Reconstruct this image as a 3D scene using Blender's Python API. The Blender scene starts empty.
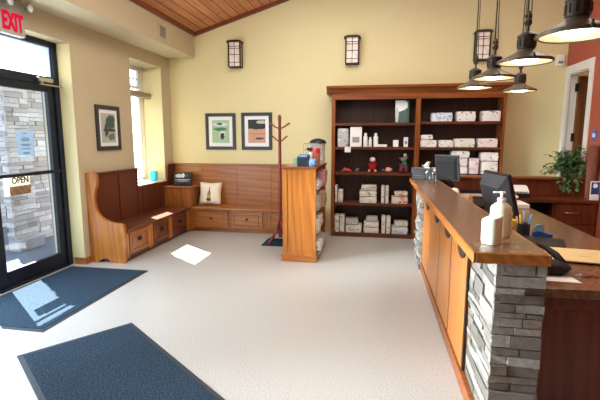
import bpy, bmesh, math, random
from mathutils import Vector, Matrix, noise as mnoise
random.seed(7)
PI = math.pi
sc = bpy.context.scene
COL = sc.collection

# ------------------------------------------------------------------ colour / material helpers
def lin(c):
    c = c / 255.0
    return c / 12.92 if c <= 0.04045 else ((c + 0.055) / 1.055) ** 2.4
def rgb(r, g, b):
    return (lin(r), lin(g), lin(b), 1.0)

class NT:
    def __init__(s, name):
        s.m = bpy.data.materials.new(name); s.m.use_nodes = True
        s.t = s.m.node_tree; s.t.nodes.clear()
        s.out = s.n('ShaderNodeOutputMaterial')
    def n(s, kind, **kw):
        nd = s.t.nodes.new(kind)
        for k, v in kw.items(): setattr(nd, k, v)
        return nd
    def l(s, a, b): s.t.links.new(a, b)
    def bsdf(s, **kw):
        b = s.n('ShaderNodeBsdfPrincipled')
        for k, v in kw.items(): b.inputs[k].default_value = v
        s.l(b.outputs[0], s.out.inputs[0])
        return b
    def coords(s, scale=(1, 1, 1), rot=(0, 0, 0), which='Object', loc=(0, 0, 0)):
        tc = s.n('ShaderNodeTexCoord'); mp = s.n('ShaderNodeMapping')
        mp.inputs['Scale'].default_value = scale; mp.inputs['Rotation'].default_value = rot
        mp.inputs['Location'].default_value = loc
        s.l(tc.outputs[which], mp.inputs[0])
        return mp.outputs[0]
    def noise(s, vec, scale, detail=3, rough=0.5):
        t = s.n('ShaderNodeTexNoise'); t.inputs['Scale'].default_value = scale
        t.inputs['Detail'].default_value = detail; t.inputs['Roughness'].default_value = rough
        s.l(vec, t.inputs['Vector']); return t.outputs[0]
    def ramp(s, fac, stops):
        r = s.n('ShaderNodeValToRGB'); e = r.color_ramp.elements
        while len(e) < len(stops): e.new(0.5)
        for i, (p, c) in enumerate(stops): e[i].position = p; e[i].color = c
        s.l(fac, r.inputs[0]); return r.outputs[0]
    def mix(s, fac, a, b, mode='MIX'):
        m = s.n('ShaderNodeMix', data_type='RGBA', blend_type=mode)
        for sock, v in ((m.inputs[0], fac), (m.inputs[6], a), (m.inputs[7], b)):
            if isinstance(v, (int, float, tuple)): sock.default_value = v
            else: s.l(v, sock)
        return m.outputs[2]
    def math(s, op, a, b=None, c=None):
        m = s.n('ShaderNodeMath', operation=op)
        for i, v in enumerate((a, b, c)):
            if v is None: continue
            if isinstance(v, (int, float)): m.inputs[i].default_value = v
            else: s.l(v, m.inputs[i])
        return m.outputs[0]
    def bump(s, b, h, strength=0.2, dist=0.01):
        bp = s.n('ShaderNodeBump'); bp.inputs['Strength'].default_value = strength
        bp.inputs['Distance'].default_value = dist
        s.l(h, bp.inputs['Height']); s.l(bp.outputs[0], b.inputs['Normal'])

def plain(name, c, rough=0.5, metal=0.0, vary=0.06, nscale=14, **kw):
    t = NT(name); b = t.bsdf(**{'Roughness': rough, 'Metallic': metal}, **kw)
    v = t.noise(t.coords(), nscale, 3)
    lo = tuple(x * (1 - vary) for x in c[:3]) + (1,); hi = tuple(min(1, x * (1 + vary)) for x in c[:3]) + (1,)
    t.l(t.ramp(v, [(0.3, lo), (0.7, hi)]), b.inputs['Base Color'])
    return t.m

def wood(name, dark, light, axis=2, rough=0.35, scale=1.0, spec=0.5):
    t = NT(name); b = t.bsdf(**{'Roughness': rough, 'Specular IOR Level': spec})
    s = [13.0 * scale] * 3; s[axis] = 0.9 * scale
    vec = t.coords(tuple(s))
    a = t.noise(vec, 1.6, 5, 0.65)
    w = t.n('ShaderNodeTexWave', wave_type='BANDS', bands_direction='DIAGONAL')
    w.inputs['Scale'].default_value = 0.55; w.inputs['Distortion'].default_value = 7; w.inputs['Detail'].default_value = 3
    t.l(vec, w.inputs[0])
    f = t.math('ADD', t.math('MULTIPLY', a, 0.75), t.math('MULTIPLY', w.outputs[0], 0.25))
    c = t.ramp(f, [(0.25, dark), (0.72, light)])
    big = t.noise(t.coords(), 1.3, 2)
    c = t.mix(t.math('MULTIPLY', big, 0.35), c, dark)
    t.l(c, b.inputs['Base Color'])
    t.bump(b, f, 0.08, 0.004)
    return t.m

M = {}
def paint(name, c, rough=0.75):
    t = NT(name); b = t.bsdf(**{'Roughness': rough, 'Specular IOR Level': 0.25})
    v = t.noise(t.coords(), 1.1, 2); h = t.noise(t.coords(), 160, 2)
    t.l(t.ramp(v, [(0.3, tuple(x * .97 for x in c[:3]) + (1,)), (0.7, c)]), b.inputs['Base Color'])
    t.bump(b, h, 0.06, 0.002); return t.m
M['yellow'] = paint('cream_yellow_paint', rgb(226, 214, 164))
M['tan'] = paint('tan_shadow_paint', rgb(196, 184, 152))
M['red'] = paint('terracotta_paint', rgb(176, 92, 70))
M['whitepaint'] = paint('white_trim_paint', rgb(232, 228, 216), 0.4)
M['brownroom'] = paint('brown_room_paint', rgb(120, 84, 52))

def floor_mat():
    t = NT('speckled_vinyl'); b = t.bsdf(**{'Roughness': 0.36, 'Specular IOR Level': 0.45})
    v = t.coords()
    n1 = t.noise(v, 110, 2, 0.6); n2 = t.noise(v, 1.2, 2); n3 = t.noise(v, 45, 3, 0.6)
    c = t.ramp(n1, [(0.36, rgb(152, 149, 142)), (0.5, rgb(183, 181, 175)), (0.66, rgb(202, 201, 196))])
    c = t.mix(t.math('MULTIPLY', n3, 0.35), c, rgb(178, 173, 164))
    c = t.mix(t.math('MULTIPLY', n2, 0.18), c, rgb(174, 169, 162))
    t.l(c, b.inputs['Base Color']); t.bump(b, n3, 0.03, 0.002)
    b.inputs['Roughness'].default_value = 0.3
    return t.m
M['floor'] = floor_mat()

def plank_mat():
    t = NT('pine_plank_ceiling'); b = t.bsdf(**{'Roughness': 0.55, 'Specular IOR Level': 0.3})
    vec = t.coords(rot=(0, 0, PI / 2))
    br = t.n('ShaderNodeTexBrick'); br.offset = 0.37; br.inputs['Scale'].default_value = 1
    br.inputs['Brick Width'].default_value = 1.7; br.inputs['Row Height'].default_value = 0.135
    br.inputs['Mortar Size'].default_value = 0.007; br.inputs['Mortar Smooth'].default_value = 0.3
    br.inputs['Color1'].default_value = rgb(216, 148, 98); br.inputs['Color2'].default_value = rgb(184, 116, 74)
    br.inputs['Mortar'].default_value = rgb(70, 34, 20)
    t.l(vec, br.inputs[0])
    g = t.noise(t.coords((16, 0.9, 16)), 1.5, 5, 0.6)
    c = t.mix(0.6, br.outputs[0], t.ramp(g, [(0.3, rgb(150, 88, 56)), (0.7, rgb(222, 158, 110))]))
    k = t.noise(t.coords((3, 1, 3)), 7, 2)
    c = t.mix(t.ramp(k, [(0.72, (0, 0, 0, 1)), (0.78, (1, 1, 1, 1))]), c, rgb(84, 44, 26))
    c = t.mix(br.outputs[1], c, rgb(70, 34, 20))
    t.l(c, b.inputs['Base Color'])
    return t.m
M['plank'] = plank_mat()
M['crown'] = wood('crown_moulding_wood', rgb(96, 46, 24), rgb(140, 76, 42), 1)
M['oak_v'] = wood('honey_oak_upright', rgb(148, 84, 28), rgb(192, 122, 50), 2, 0.32)
M['oak_x'] = wood('honey_oak_along', rgb(148, 84, 30), rgb(190, 120, 52), 0, 0.32)
M['oak_y'] = wood('honey_oak_lengthwise', rgb(146, 84, 34), rgb(186, 118, 54), 1, 0.3)
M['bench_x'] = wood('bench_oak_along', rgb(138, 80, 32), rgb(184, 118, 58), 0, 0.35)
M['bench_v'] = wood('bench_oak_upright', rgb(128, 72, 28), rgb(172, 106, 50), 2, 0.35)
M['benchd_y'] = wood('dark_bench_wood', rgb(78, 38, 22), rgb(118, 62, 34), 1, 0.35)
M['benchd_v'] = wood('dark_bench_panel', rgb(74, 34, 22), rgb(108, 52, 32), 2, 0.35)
M['case_x'] = wood('bookcase_rail_wood', rgb(112, 56, 18), rgb(158, 88, 34), 0, 0.33)
M['case_v'] = wood('bookcase_stile_wood', rgb(112, 56, 18), rgb(158, 88, 34), 2, 0.33)
M['case_dark'] = wood('bookcase_interior_wood', rgb(34, 13, 8), rgb(64, 27, 14), 2, 0.4)
M['case_shelf'] = wood('bookcase_shelf_wood', rgb(72, 32, 14), rgb(112, 54, 24), 0, 0.4)
M['desk_dark'] = wood('dark_desk_wood', rgb(70, 28, 16), rgb(110, 48, 28), 2, 0.4)
M['desk_red'] = wood('reddish_desk_wood', rgb(88, 40, 20), rgb(120, 58, 30), 2, 0.38)
M['door_wood'] = wood('brown_door_wood', rgb(92, 52, 24), rgb(140, 86, 44), 2, 0.4)
M['rack_wood'] = wood('mahogany_pole', rgb(104, 28, 26), rgb(150, 58, 48), 2, 0.3)

def laminate():
    t = NT('mottled_brown_laminate'); b = t.bsdf(**{'Roughness': 0.22, 'Specular IOR Level': 0.6})
    n1 = t.noise(t.coords(), 38, 4, 0.7); n2 = t.noise(t.coords(), 7, 3)
    c = t.ramp(n1, [(0.3, rgb(92, 64, 44)), (0.55, rgb(132, 96, 68)), (0.75, rgb(162, 126, 94))])
    c = t.mix(t.math('MULTIPLY', n2, 0.4), c, rgb(108, 76, 52))
    t.l(c, b.inputs['Base Color']); return t.m
M['laminate'] = laminate()

def mat_pile():
    t = NT('navy_mat_pile'); b = t.bsdf(**{'Roughness': 0.95, 'Specular IOR Level': 0.1})
    n = t.noise(t.coords(), 95, 3, 0.7); n2 = t.noise(t.coords(), 3, 2)
    c = t.ramp(n, [(0.32, rgb(20, 30, 40)), (0.52, rgb(44, 60, 74)), (0.72, rgb(84, 104, 120))])
    c = t.mix(t.math('MULTIPLY', n2, 0.3), c, rgb(34, 46, 58))
    t.l(c, b.inputs['Base Color']); t.bump(b, n, 0.5, 0.01); return t.m
M['mat'] = mat_pile()
M['rubber'] = plain('black_rubber', rgb(34, 40, 48), 0.7)

def stone_mat(name, lo, mid, hi):
    t = NT(name); b = t.bsdf(**{'Roughness': 0.85, 'Specular IOR Level': 0.2})
    at = t.n('ShaderNodeAttribute', attribute_name='tint'); at.attribute_type = 'GEOMETRY'
    n = t.noise(t.coords(), 30, 5, 0.7)
    c = t.ramp(at.outputs['Fac'], [(0.0, lo), (0.5, mid), (1.0, hi)])
    c = t.mix(t.ramp(n, [(0.35, (0.45,) * 3 + (1,)), (0.6, (0, 0, 0, 1))]), c, lo)
    t.l(c, b.inputs['Base Color']); t.bump(b, n, 0.6, 0.02); return t.m
M['stone'] = stone_mat('grey_ledgestone', rgb(92, 87, 79), rgb(130, 124, 114), rgb(164, 158, 148))
M['stone_out'] = stone_mat('pale_ledgestone', rgb(150, 144, 138), rgb(186, 182, 178), rgb(212, 210, 208))
M['mortar'] = plain('dark_mortar', rgb(70, 66, 60), 0.95)
M['concrete'] = plain('pale_concrete', rgb(150, 153, 158), 0.9, nscale=5)
M['asphalt'] = plain('pale_outdoor_paving', rgb(84, 92, 104), 0.95, nscale=3)

M['navy_metal'] = plain('dark_navy_aluminium', rgb(26, 34, 48), 0.4, 0.3)
M['bronze'] = plain('aged_bronze', rgb(96, 84, 68), 0.42, 0.35, 0.2)
M['bronze_dark'] = plain('dark_bronze_fitting', rgb(62, 54, 46), 0.45, 0.35, 0.15)
M['iron'] = plain('dark_iron', rgb(52, 36, 28), 0.5, 0.4)
M['chrome'] = plain('brushed_steel', rgb(190, 188, 184), 0.28, 0.95)
M['black'] = plain('black_plastic', rgb(20, 20, 22), 0.4)
M['blackmatte'] = plain('matte_black', rgb(14, 13, 14), 0.75)
M['grey_plastic'] = plain('charcoal_plastic', rgb(66, 68, 72), 0.6)
M['white'] = plain('white_plastic', rgb(240, 240, 234), 0.4, vary=0.02)
M['whitepaper'] = plain('white_paper', rgb(242, 241, 236), 0.8, vary=0.02)
M['cream'] = plain('cream_enamel', rgb(244, 232, 196), 0.5, vary=0.02)
M['lotion'] = plain('cream_white_bottle', rgb(232, 234, 212), 0.35, vary=0.02, **{'Subsurface Weight': 0.0})
M['yellowish'] = plain('pale_yellow_gel', rgb(232, 220, 150), 0.3, vary=0.04)
M['manila'] = plain('manila_card', rgb(232, 206, 150), 0.7, vary=0.03)
M['sign_grey'] = plain('brushed_sign_face', rgb(176, 176, 168), 0.5, 0.2)
M['sign_white'] = plain('off_white_sign', rgb(214, 208, 196), 0.6)
M['wicker'] = plain('dark_woven_wicker', rgb(56, 56, 58), 0.8, 0, 0.6, 120)
M['weave'] = plain('grey_weave', rgb(88, 92, 94), 0.8, 0, 0.6, 60)
M['cyan'] = plain('bright_cyan_plastic', rgb(50, 205, 220), 0.35)
M['paleblue'] = plain('pale_blue_paper', rgb(178, 206, 224), 0.8, vary=0.03)
M['blueink'] = plain('blue_ink', rgb(70, 100, 140), 0.8)
M['darkink'] = plain('dark_ink', rgb(52, 44, 40), 0.8)
M['brownwood'] = wood('sign_brown_wood', rgb(122, 92, 64), rgb(170, 136, 100), 0, 0.6)
M['navybox'] = plain('navy_cardboard', rgb(28, 38, 54), 0.5)
M['bluebag'] = plain('sky_blue_wrapper', rgb(110, 150, 200), 0.4, vary=0.35, nscale=24)
M['redlid'] = plain('red_lid', rgb(196, 46, 50), 0.4)
M['amber'] = plain('reddish_brown_treats', rgb(150, 88, 62), 0.5, vary=0.4, nscale=60)
M['green'] = plain('deep_green', rgb(62, 104, 70), 0.6)
M['palegreen'] = plain('pale_green_plastic', rgb(120, 176, 130), 0.5)
M['cladding'] = plain('grey_cladding', rgb(112, 116, 122), 0.9)
M['redplush'] = plain('red_plush', rgb(150, 22, 34), 0.95, vary=0.3, nscale=80)
M['greyplush'] = plain('grey_plush', rgb(128, 122, 118), 0.95, vary=0.3, nscale=80)
M['whiteplush'] = plain('white_plush', rgb(226, 218, 212), 0.95, vary=0.1, nscale=80)
M['pinkplush'] = plain('pale_pink_plush', rgb(226, 168, 150), 0.95, vary=0.1, nscale=80)
M['purpleplush'] = plain('purple_plush', rgb(108, 44, 66), 0.95, vary=0.2, nscale=80)
M['greenplush'] = plain('green_plush', rgb(40, 110, 68), 0.95, vary=0.2, nscale=80)
M['coralplush'] = plain('coral_red_rubber', rgb(188, 72, 62), 0.5)
M['bluerubber'] = plain('blue_rubber', rgb(62, 84, 128), 0.5)
M['pink'] = plain('pink_plastic', rgb(222, 150, 186), 0.5)
M['yellow_bright'] = plain('bright_yellow_plastic', rgb(240, 214, 50), 0.5)
M['blue_bright'] = plain('bright_blue_plastic', rgb(40, 100, 190), 0.35)
M['turq'] = plain('turquoise_plastic', rgb(120, 190, 210), 0.4)
M['leaf'] = plain('green_leaves', rgb(84, 124, 74), 0.5, vary=0.5, nscale=20)
M['terracotta'] = plain('brown_plant_pot', rgb(96, 58, 40), 0.7)
M['basket'] = plain('reddish_brown_woven_cane', rgb(112, 62, 42), 0.85, vary=0.4, nscale=70)
M['tag_red'] = plain('red_key_tag', rgb(150, 48, 44), 0.5)
M['shade_cloth'] = plain('taupe_blind_roll', rgb(150, 134, 108), 0.8)
M['vent'] = plain('grey_vent_metal', rgb(150, 144, 132), 0.5, 0.2)
M['wax'] = plain('tissue_white', rgb(246, 246, 244), 0.9, vary=0.01)

def glass(name, tint=(0.97, 0.99, 1, 1), gl=0.06):
    t = NT(name); a = t.n('ShaderNodeBsdfTransparent'); a.inputs[0].default_value = tint
    g = t.n('ShaderNodeBsdfGlossy'); g.inputs['Roughness'].default_value = 0.02
    m = t.n('ShaderNodeMixShader'); m.inputs[0].default_value = gl
    t.l(a.outputs[0], m.inputs[1]); t.l(g.outputs[0], m.inputs[2]); t.l(m.outputs[0], t.out.inputs[0]); return t.m
M['glass'] = glass('clear_glazing')
M['clearplastic'] = glass('clear_bottle_plastic', (0.80, 0.84, 0.86, 1), 0.10)
def frosted():
    t = NT('frosted_transom_glazing'); a = t.n('ShaderNodeBsdfTranslucent'); a.inputs[0].default_value = (0.95, 0.98, 1, 1)
    d = t.n('ShaderNodeBsdfTransparent'); m = t.n('ShaderNodeMixShader'); m.inputs[0].default_value = 0.12
    t.l(a.outputs[0], m.inputs[1]); t.l(d.outputs[0], m.inputs[2]); t.l(m.outputs[0], t.out.inputs[0]); return t.m
M['frosted'] = frosted()
def thin_sheet(name, c):
    t = NT(name); d = t.n('ShaderNodeBsdfDiffuse'); a = t.n('ShaderNodeBsdfTranslucent'); m = t.n('ShaderNodeMixShader'); m.inputs[0].default_value = .5
    v = t.ramp(t.noise(t.coords(), 12, 2), [(0.3, tuple(x * .96 for x in c[:3]) + (1,)), (0.7, c)])
    t.l(v, d.inputs[0]); t.l(v, a.inputs[0]); t.l(d.outputs[0], m.inputs[1]); t.l(a.outputs[0], m.inputs[2]); t.l(m.outputs[0], t.out.inputs[0]); return t.m
M['paleblue'] = thin_sheet('pale_blue_thin_paper', rgb(206, 226, 238)); M['sign_white'] = thin_sheet('off_white_sign_board', rgb(232, 226, 212)); M['signpaper'] = thin_sheet('white_sign_strip', rgb(236, 236, 232))
def emit(name, c, s):
    t = NT(name); e = t.n('ShaderNodeEmission'); e.inputs[0].default_value = c; e.inputs[1].default_value = s
    t.l(e.outputs[0], t.out.inputs[0]); return t.m
M['bulb'] = emit('lit_bulb', (1, 0.94, 0.82, 1), 14)
def glowing_enamel():
    t = NT('glowing_cream_enamel'); b = t.bsdf(**{'Roughness': 0.45}); n = t.noise(t.coords(), 9, 2)
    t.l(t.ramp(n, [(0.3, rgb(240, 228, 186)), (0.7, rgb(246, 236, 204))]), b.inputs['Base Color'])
    b.inputs['Emission Color'].default_value = rgb(250, 226, 150); b.inputs['Emission Strength'].default_value = 0.45  # emission paints in the bulb's light on the enamel
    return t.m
M['reflector'] = glowing_enamel()
M['exitred'] = emit('lit_red_lettering', rgb(228, 24, 62), 1.0)
def sconce_glass():
    t = NT('mottled_opal_glass'); b = t.bsdf(**{'Roughness': 0.4})
    n = t.noise(t.coords(), 14, 4)
    t.l(t.ramp(n, [(0.3, rgb(214, 186, 166)), (0.6, rgb(238, 226, 212))]), b.inputs['Base Color'])
    b.inputs['Emission Color'].default_value = rgb(240, 220, 205); b.inputs['Emission Strength'].default_value = 0.12
    return t.m
M['opal'] = sconce_glass()

def bag_mat(name, base, ink, band):
    t = NT(name); b = t.bsdf(**{'Roughness': 0.42})
    oi = t.n('ShaderNodeObjectInfo')
    tc = t.n('ShaderNodeTexCoord'); ad = t.n('ShaderNodeVectorMath', operation='ADD')
    sc_ = t.n('ShaderNodeVectorMath', operation='SCALE'); cb = t.n('ShaderNodeCombineXYZ')
    for i in range(3): t.l(oi.outputs['Random'], cb.inputs[i])
    t.l(cb.outputs[0], sc_.inputs[0]); sc_.inputs['Scale'].default_value = 40
    t.l(tc.outputs['Object'], ad.inputs[0]); t.l(sc_.outputs[0], ad.inputs[1])
    mp = t.n('ShaderNodeMapping'); mp.inputs['Scale'].default_value = (1, 1, 1.8); t.l(ad.outputs[0], mp.inputs[0])
    n1 = t.noise(mp.outputs[0], 17, 3, 0.6); n2 = t.noise(mp.outputs[0], 10, 2)
    c = t.mix(t.ramp(n2, [(0.56, (0, 0, 0, 1)), (0.64, (0.8,) * 3 + (1,))]), base, band)
    c = t.mix(t.ramp(n1, [(0.60, (0, 0, 0, 1)), (0.66, (1, 1, 1, 1))]), c, ink)
    t.l(c, b.inputs['Base Color']); return t.m
M['bag_grey'] = bag_mat('white_bag_grey_print', rgb(226, 220, 208), rgb(84, 78, 74), rgb(186, 178, 168))
M['bag_plain'] = bag_mat('white_bag_dark_print', rgb(240, 236, 230), rgb(70, 66, 70), rgb(222, 214, 206))
M['bag_pink'] = bag_mat('white_bag_pink_print', rgb(238, 226, 224), rgb(120, 76, 84), rgb(226, 184, 190))
M['bag_green'] = bag_mat('white_bag_green_print', rgb(232, 232, 216), rgb(84, 100, 76), rgb(196, 208, 170))
M['bag_orange'] = bag_mat('white_bag_orange_print', rgb(230, 218, 204), rgb(110, 70, 52), rgb(206, 134, 90))
M['bag_blue'] = bag_mat('white_bag_blue_print', rgb(226, 230, 234), rgb(64, 84, 110), rgb(150, 184, 210))
M['bag_rose'] = bag_mat('rose_bag_print', rgb(196, 136, 140), rgb(90, 40, 60), rgb(220, 190, 190))
M['bag_silver'] = bag_mat('silver_bag_print', rgb(186, 182, 176), rgb(92, 88, 84), rgb(220, 218, 212))
M['bag_tan'] = bag_mat('tan_bag_print', rgb(176, 146, 112), rgb(84, 64, 50), rgb(206, 190, 160))

def art(name, bg, layers, grain=0.25, gscale=22):
    """picture printed on a flat sheet: soft-edged ellipses and bands in the sheet's own x / z coordinates"""
    t = NT(name); b = t.bsdf(**{'Roughness': 0.6})
    tc = t.n('ShaderNodeTexCoord'); sp = t.n('ShaderNodeSeparateXYZ'); t.l(tc.outputs['Object'], sp.inputs[0])
    n = t.noise(tc.outputs['Object'], gscale, 4, 0.6)
    c = t.mix(t.math('MULTIPLY', n, grain * 1.6), bg, tuple(x * 0.35 for x in bg[:3]) + (1,))
    for ax, cx, cz, a, bb, wob, col in layers:
        u = t.math('DIVIDE', t.math('SUBTRACT', sp.outputs[ax], cx), a)
        v = t.math('DIVIDE', t.math('SUBTRACT', sp.outputs[2], cz), bb)
        d = t.math('ADD', t.math('MULTIPLY', u, u), t.math('MULTIPLY', v, v))
        d = t.math('ADD', d, t.math('MULTIPLY', t.math('SUBTRACT', n, 0.5), wob * 2.2))
        f = t.ramp(d, [(0.85, (1, 1, 1, 1)), (1.0, (0, 0, 0, 1))])
        c = t.mix(f, c, col)
    t.l(c, b.inputs['Base Color']); return t.m

# ------------------------------------------------------------------ mesh builder
class MB:
    def __init__(s): s.bm = bmesh.new(); s.tint = None
    def box(s, x0, x1, y0, y1, z0, z1, bev=0.0, seg=1):
        vs = [s.bm.verts.new((x, y, z)) for x in (x0, x1) for y in (y0, y1) for z in (z0, z1)]
        idx = [(0, 1, 3, 2), (4, 6, 7, 5), (0, 4, 5, 1), (2, 3, 7, 6), (0, 2, 6, 4), (1, 5, 7, 3)]
        fs = [s.bm.faces.new([vs[i] for i in f]) for f in idx]
        if bev > 0:
            es = list({e for f in fs for e in f.edges})
            bmesh.ops.bevel(s.bm, geom=es, offset=bev, segments=seg, profile=0.6, affect='EDGES', clamp_overlap=True)
        return s
    def prism(s, pts, axis, a0, a1):
        """polygon pts in the two other axes (in x,y,z order), extruded along axis from a0 to a1"""
        def mk(p, a):
            q = list(p); q.insert(axis, a); return s.bm.verts.new(q)
        A = [mk(p, a0) for p in pts]; B = [mk(p, a1) for p in pts]; n = len(pts)
        fs = [s.bm.faces.new(A), s.bm.faces.new(B[::-1])]
        for i in range(n): fs.append(s.bm.faces.new((A[i], B[i], B[(i + 1) % n], A[(i + 1) % n])))
        bmesh.ops.recalc_face_normals(s.bm, faces=fs)
        return s
    def lathe(s, prof, c=(0, 0, 0), n=32, ax=2, cap=True):
        """profile of (radius, height) revolved about an axis through c"""
        rings = []
        for r, h in prof:
            ring = []
            for k in range(n):
                a = 2 * PI * k / n; q = [r * math.cos(a), r * math.sin(a)]; q.insert(ax, h)
                ring.append(s.bm.verts.new((c[0] + q[0], c[1] + q[1], c[2] + q[2])))
            rings.append(ring)
        fs = []
        for a, b in zip(rings, rings[1:]):
            for k in range(n): fs.append(s.bm.faces.new((a[k], a[(k + 1) % n], b[(k + 1) % n], b[k])))
        for ring, (r, h) in ((rings[0], prof[0]), (rings[-1], prof[-1])):
            if cap and r > 1e-5: fs.append(s.bm.faces.new(ring))
        bmesh.ops.remove_doubles(s.bm, verts=[v for r in rings for v in r], dist=1e-6)
        fs = [f for f in fs if f.is_valid]
        bmesh.ops.recalc_face_normals(s.bm, faces=fs)
        return s
    def cyl(s, c, r, h, n=20, ax=2): return s.lathe([(r, 0), (r, h)], c, n, ax)
    def tube(s, pts, r, n=8):
        pts = [Vector(p) for p in pts]; rings = []; up = Vector((0.13, 0.31, 0.94)).normalized()
        rs = r if isinstance(r, (list, tuple)) else [r] * len(pts)
        for i, p in enumerate(pts):
            d = (pts[min(i + 1, len(pts) - 1)] - pts[max(i - 1, 0)]).normalized()
            if abs(d.dot(up)) > 0.95: u = d.cross(Vector((1, 0, 0))).normalized()
            else: u = d.cross(up).normalized()
            w = d.cross(u)
            if rings and False: pass
            rings.append([s.bm.verts.new(p + rs[i] * (u * math.cos(2 * PI * k / n) + w * math.sin(2 * PI * k / n))) for k in range(n)])
        fs = []
        for a, b in zip(rings, rings[1:]):
            for k in range(n): fs.append(s.bm.faces.new((a[k], a[(k + 1) % n], b[(k + 1) % n], b[k])))
        fs.append(s.bm.faces.new(rings[0])); fs.append(s.bm.faces.new(rings[-1]))
        bmesh.ops.recalc_face_normals(s.bm, faces=fs)
        return s
    def ball(s, c, r, sq=(1, 1, 1), n=16, rot=None):
        m = Matrix.Translation(c)
        if rot: m = m @ rot
        m = m @ Matrix.Diagonal((r * sq[0], r * sq[1], r * sq[2], 1))
        bmesh.ops.create_uvsphere(s.bm, u_segments=n, v_segments=n // 2 + 2, radius=1, matrix=m); return s
    def pillowbox(s, x0, x1, y0, y1, z0, z1, nx=7, ny=4, nz=4, bulge=0.18, jit=0.004, round_=0.3, seed=0):
        """soft filled bag: a box whose faces swell and whose edges round off"""
        rnd = random.Random(seed); b2 = bmesh.new(); V = {}
        cx, cy, cz = (x0 + x1) / 2, (y0 + y1) / 2, (z0 + z1) / 2; hx, hy, hz = (x1 - x0) / 2, (y1 - y0) / 2, (z1 - z0) / 2
        def vert(i, j, k):
            if (i, j, k) in V: return V[(i, j, k)]
            u, v, w = 2 * i / nx - 1, 2 * j / ny - 1, 2 * k / nz - 1
            su = 1 - bulge * (abs(v) ** 3 + abs(w) ** 3) * 0.5
            sv = 1 - bulge * (abs(u) ** 3 + abs(w) ** 3) * 0.5
            sw = 1 - bulge * (abs(u) ** 3 + abs(v) ** 3) * 0.5
            p = Vector((cx + hx * u * su + rnd.uniform(-jit, jit), cy + hy * v * sv + rnd.uniform(-jit, jit),
                        max(z0, cz + hz * w * sw + (rnd.uniform(-jit, jit) if w > -1 else 0)) if w > -0.99 else z0))
            V[(i, j, k)] = s.bm.verts.new(p); return V[(i, j, k)]
        for i in range(nx):
            for j in range(ny):
                for k in (0, nz):
                    q = [vert(i, j, k), vert(i + 1, j, k), vert(i + 1, j + 1, k), vert(i, j + 1, k)]
                    s.bm.faces.new(q if k else q[::-1])
        for i in range(nx):
            for k in range(nz):
                for j in (0, ny):
                    q = [vert(i, j, k), vert(i + 1, j, k), vert(i + 1, j, k + 1), vert(i, j, k + 1)]
                    s.bm.faces.new(q[::-1] if j else q)
        for j in range(ny):
            for k in range(nz):
                for i in (0, nx):
                    q = [vert(i, j, k), vert(i, j + 1, k), vert(i, j + 1, k + 1), vert(i, j, k + 1)]
                    s.bm.faces.new(q if i else q[::-1])
        b2.free(); return s
    def rotz(s, a, c): bmesh.ops.rotate(s.bm, verts=s.bm.verts, cent=c, matrix=Matrix.Rotation(a, 3, 'Z')); return s
    def rot(s, a, axis, c): bmesh.ops.rotate(s.bm, verts=s.bm.verts, cent=c, matrix=Matrix.Rotation(a, 3, axis)); return s
    def xf(s, m): bmesh.ops.transform(s.bm, matrix=m, verts=s.bm.verts); return s
    def bounds(s):
        c = [v.co for v in s.bm.verts]
        return [min(v[i] for v in c) for i in range(3)], [max(v[i] for v in c) for i in range(3)]

ORG = {}
def world_of(o): return ORG[o.name]
def obj(name, mb, mat, parent=None, smooth=False, label=None, org=None):
    me = bpy.data.meshes.new(name)
    if org is None:
        if parent is None:
            a, b = mb.bounds(); org = Vector(((a[0] + b[0]) / 2, (a[1] + b[1]) / 2, a[2]))
        else: org = world_of(parent)
    org = Vector(org)
    bmesh.ops.translate(mb.bm, verts=mb.bm.verts, vec=-org)
    mb.bm.normal_update(); mb.bm.to_mesh(me); mb.bm.free()
    o = bpy.data.objects.new(name, me); COL.objects.link(o)
    me.materials.append(mat)
    if smooth:
        for p in me.polygons: p.use_smooth = True
        if smooth == 'auto':
            md = o.modifiers.new('split', 'EDGE_SPLIT'); md.split_angle = math.radians(38)
    if parent is not None:
        o.parent = parent; o.location = org - world_of(parent)
    else: o.location = org
    ORG[o.name] = org
    if label: o['label'] = label
    return o
def tag(o, label, cat, group=None, kind=None):
    o['label'] = label; o['category'] = cat
    if group: o['group'] = group
    if kind: o['kind'] = kind
    return o
def thing(name, label, cat, loc, group=None):
    o = bpy.data.objects.new(name, None); COL.objects.link(o); o.location = loc; o.empty_display_size = 0.1
    ORG[o.name] = Vector(loc); return tag(o, label, cat, group)
def struct(name, mb, mat, parent=None, smooth=False, org=(0, 0, 0)):
    o = obj(name, mb, mat, parent, smooth, org=org if parent is None else None)
    if parent is None: o['kind'] = 'structure'
    return o
def struct_root(name, loc):
    o = bpy.data.objects.new(name, None); COL.objects.link(o); o.location = loc; ORG[o.name] = Vector(loc); o['kind'] = 'structure'; return o
def dup(root, loc, label, group=None):
    r = root.copy(); COL.objects.link(r); r.location = loc; r['label'] = label; ORG[r.name] = Vector(loc)
    if group: r['group'] = group
    for ch in list(root.children):
        c = ch.copy(); COL.objects.link(c); c.parent = r
        for g in list(ch.children):
            d = g.copy(); COL.objects.link(d); d.parent = c
    return r
def B(*a, **k): return MB().box(*a, **k)
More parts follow.
